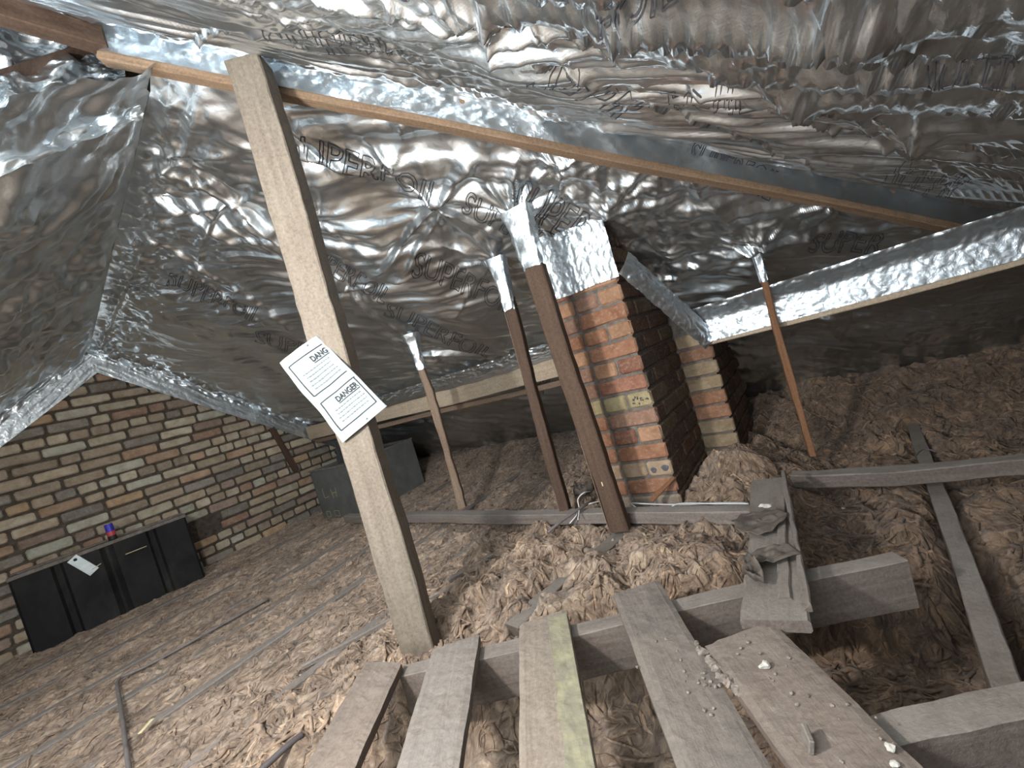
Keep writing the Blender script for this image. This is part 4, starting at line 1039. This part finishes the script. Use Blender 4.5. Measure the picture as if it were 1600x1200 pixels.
# bracket and slivers on the tank
def ontank(px, py): return onpl(px, py, A0, np.array(Mt.to_3x3() @ Vector((0,1,0))))
pa, pb = ontank(112, 872), ontank(148, 893)
Mb, Lb_ = frame_mtx(pa-yl.to_tuple()*0 if False else Vector(pa), Vector(pb), tuple(-np.array(yl)*sgn))
br = link('bracket', box_mesh((0,-.028,-.002),(Lb_,.028,.004),.001), M['zinc'], None, Matrix.Translation(Vector(-np.array(yl)*sgn*.008)) @ Mb, label='grey metal plate with a round hole, hanging on the front of the black tank', cat='bracket')
link('hole', tube_mesh([(0.02,.003,.0042),(.02,.003,.0052)], .009, 14), M['ink'], br, wm(br))
for (a_, b_, lb) in (((143,890),(158,880),'short pale stick poking from behind the metal plate on the black tank'), ((196,866),(229,853),'longer pale stick lying against the third panel of the black tank')):
    q0, q1 = ontank(*a_), ontank(*b_); oo = -np.array(yl)*sgn*.010
    link('stick', tube_mesh([q0+oo, (q0+q1)/2+oo*1.1, q1+oo], .0028, 6), M['straw'], None, label=lb, cat='stick')
# blue can on the tank
cz = HT+.010; cp = onpl(181, 855, A0, np.array(yl)); cp = np.array([cp[0], cp[1], cz])+np.array(yl)*sgn*.045*0+np.array([-.02, 0, 0])*0+np.array(yl)*sgn*.016
can = empty('drink_can', tuple(map(float, cp)), label='small blue drink can standing on the black tank', cat='can')
def lathe(prof, n=20):
    V = []; F_ = []
    for (r, zq) in prof:
        for j in range(n): t = 2*math.pi*j/n; V.append((r*math.cos(t), r*math.sin(t), zq))
    for i in range(len(prof)-1):
        for j in range(n): a = i*n+j; b = i*n+(j+1) % n; F_.append((a, b, b+n, a+n))
    F_.append(tuple(reversed(range(n)))); F_.append(tuple((len(prof)-1)*n+j for j in range(n))); return mesh('lathe', V, F_, False)
cm = Matrix.Translation(Vector(cp))
link('body', lathe([(.018,0),(.0225,.006),(.0225,.030)]), M['black_plastic'], can, cm)
link('label_band', lathe([(.0227,.030),(.0227,.058)]), M['red'], can, cm)
link('upper_body', lathe([(.0225,.058),(.0225,.098),(.019,.106)]), M['blue'], can, cm)
link('lid', lathe([(.019,.106),(.0195,.109),(.0175,.109)]), M['zinc'], can, cm)

# ---------------------------------------------------------------- grey metal tank under the eaves
K = onz(566,806,.0); Lc = onz(507,810,.0); Rc = onz(668,753,.0)
dx = K[0]-Lc[0]; dy = Rc[1]-K[1]; HG = col_top(Lc, 485, 734); HG2 = col_top(Rc, 649, 685)
print('grey tank', K, Lc, Rc, HG, HG2)
HG = (HG+HG2)/2
gt = empty('metal_tank', (float(K[0]), float(K[1]), 0), label='grey metal cold water tank with yellow chalk marks under the pale purlin', cat='tank')
x0, x1, y0, y1 = Lc[0], K[0], K[1], Rc[1]; t_ = .006
for nm, lo, hi in (('front_panel', (x0,y0,-.03), (x1,y0+t_,HG)), ('side_panel', (x1-t_,y0,-.03), (x1,y1,HG)), ('back_panel', (x0,y1-t_,-.03), (x1,y1,HG)), ('left_panel', (x0,y0,-.03), (x0+t_,y1,HG))):
    link(nm, box_mesh(lo, hi, .001), M['grey_metal'], gt, Matrix.Identity(4))
link('lid', box_mesh((x0+.01,y0+.01,HG-.03),(x1-.01,y1-.01,HG-.018),.001), M['dust_top'], gt, Matrix.Identity(4), label='dusty lid board')
for nm, lo, hi in (('flange', (x0-.004,y0-.012,HG-.006),(x1+.006,y0+.014,HG+.004)), ('flange', (x1-.014,y0-.012,HG-.006),(x1+.006,y1,HG+.004))):
    link(nm, box_mesh(lo, hi, .001), M['dust_top'], gt, Matrix.Identity(4), label='dusty top edge')
def chalk(segs, name='chalk_mark'):
    V = []; F_ = []
    for a_, b_ in segs:
        a_ = np.array(a_); b_ = np.array(b_); d_ = b_-a_; n_ = np.array([-d_[1], d_[0]])/np.linalg.norm(d_)*.005; s = len(V)
        for p in (a_-n_, b_-n_, b_+n_, a_+n_): V.append((x0+p[0]*(x1-x0), y0-.0015, p[1]*HG))
        F_.append((s, s+1, s+2, s+3))
    link(name, mesh(name, V, F_), M['ymark'], gt, Matrix.Identity(4), label='yellow chalk figures')
chalk([((.20,.62),(.20,.42)), ((.20,.42),(.32,.44)), ((.42,.58),(.44,.40)), ((.55,.60),(.53,.42)), ((.42,.50),(.55,.51))])
chalk([((.12,.14),(.12,.03)), ((.12,.14),(.22,.14)), ((.22,.14),(.22,.03)), ((.12,.03),(.22,.03)), ((.34,.15),(.34,.04)), ((.34,.15),(.46,.14)), ((.46,.14),(.46,.03)), ((.34,.04),(.46,.03))])
link('yellow_block', box_mesh((-.06,-.02,0),(.06,.02,.035),.003), M['yellow'], None, Matrix.Translation((x1-.05, y0+.10, HG-.018)) @ Matrix.Rotation(.9,4,'Z'), label='dull yellow block lying on the grey metal tank', cat='block')
bm = bmesh.new(); bmesh.ops.create_icosphere(bm, subdivisions=4, radius=1)
for v in bm.verts:
    k = 1+.3*float(pn(v.co.x*2+5, v.co.y*2+v.co.z*2, 4))+.08*float(pn(v.co.x*7, v.co.y*7+v.co.z*7, 6)); v.co = Vector((v.co.x*.13*k, v.co.y*.10*k, max(-.10, v.co.z*.13*k)))
me = bpy.data.meshes.new('bag'); bm.to_mesh(me); bm.free(); me.polygons.foreach_set('use_smooth', [True]*len(me.polygons))
link('dark_bag', me, M['cloth'], None, Matrix.Translation((x0+.16, (y0+y1)/2-.04, HG+.060)), label='crumpled dark bag heaped on the grey metal tank behind the tall post', cat='bag')

# ---------------------------------------------------------------- lettering printed on the foil
LET = 'SUPERFOIL'
def foil_text(parent, surf, hit, p0, p1, hpx, txt, aspect=1.0, wd=.0032, name='printed_lettering'):
    a, b = np.array(hit(*p0)), np.array(hit(*p1)); ax = b-a; L_ = np.linalg.norm(ax); ax = ax/L_
    c = np.array(hit(*hpx))-a; c = c-ax*np.dot(c, ax)*.55
    V, E, Fs = text_segs(txt, 3, True); q_ = np.array(V); q_[:, 0] -= q_[:, 0].min(); q_[:, 0] /= q_[:, 0].max(); q_[:, 1] /= .72
    pts = a[None]+ax[None]*(q_[:, :1]*L_)+c[None]*q_[:, 1:2]
    Vv = []; F_ = []
    A_ = []; 
    for e in E:
        p, r_ = pts[e[0]], pts[e[1]]; d_ = r_-p; l_ = np.linalg.norm(d_)
        if l_ < 1e-5: continue
        n_ = np.array([-d_[1], d_[0]])/l_*wd/2; k = max(1, int(l_/.012))
        for i in range(k):
            u, v = p+d_*i/k, p+d_*(i+1)/k; s = len(A_); A_ += [u-n_, v-n_, v+n_, u+n_]; F_.append((s, s+1, s+2, s+3))
    A_ = np.array(A_); P_ = surf(A_[:, 0], A_[:, 1], .0025)
    return link(name, mesh(name, P_, F_), M['foil_ink'], parent)
h1 = hit1
S1t = lambda u, v, o: S1(u, v, o)
for p0, p1, hp in (((458,262),(690,345),(470,225)), ((728,352),(880,425),(742,318)), ((470,405),(600,470),(478,378)), ((645,425),(800,500),(655,396)),
                   ((600,490),(760,555),(606,466)), ((1080,300),(1210,345),(1100,262)), ((800,355),(905,400),(840,310)), ((780,585),(850,610),(786,560)),
                   ((1270,425),(1380,430),(1280,395)), ((260,440),(400,500),(262,418)), ((400,530),(500,560),(402,512))):
    foil_text(foil_rear, S1t, h1, p0, p1, hp, LET if abs(p1[0]-p0[0]) > 120 else 'SUPER')
S2t = lambda u, v, o: S2(u, v+HF, o)
for p0, p1, hp, tx in (((470,75),(640,100),(478,48),'SUPER'), ((940,40),(1060,15),(960,10),'FOIL'), ((1060,175),(1180,180),(1070,148),'FOIL'), ((1450,125),(1590,125),(1455,95),'SUPER'),
                   ((1380,275),(1480,300),(1395,245),'SUPER'), ((820,115),(960,175),(835,80),'SUPER')):
    foil_text(foil_near, S2t, hit2, p0, p1, hp, tx, wd=.0022)
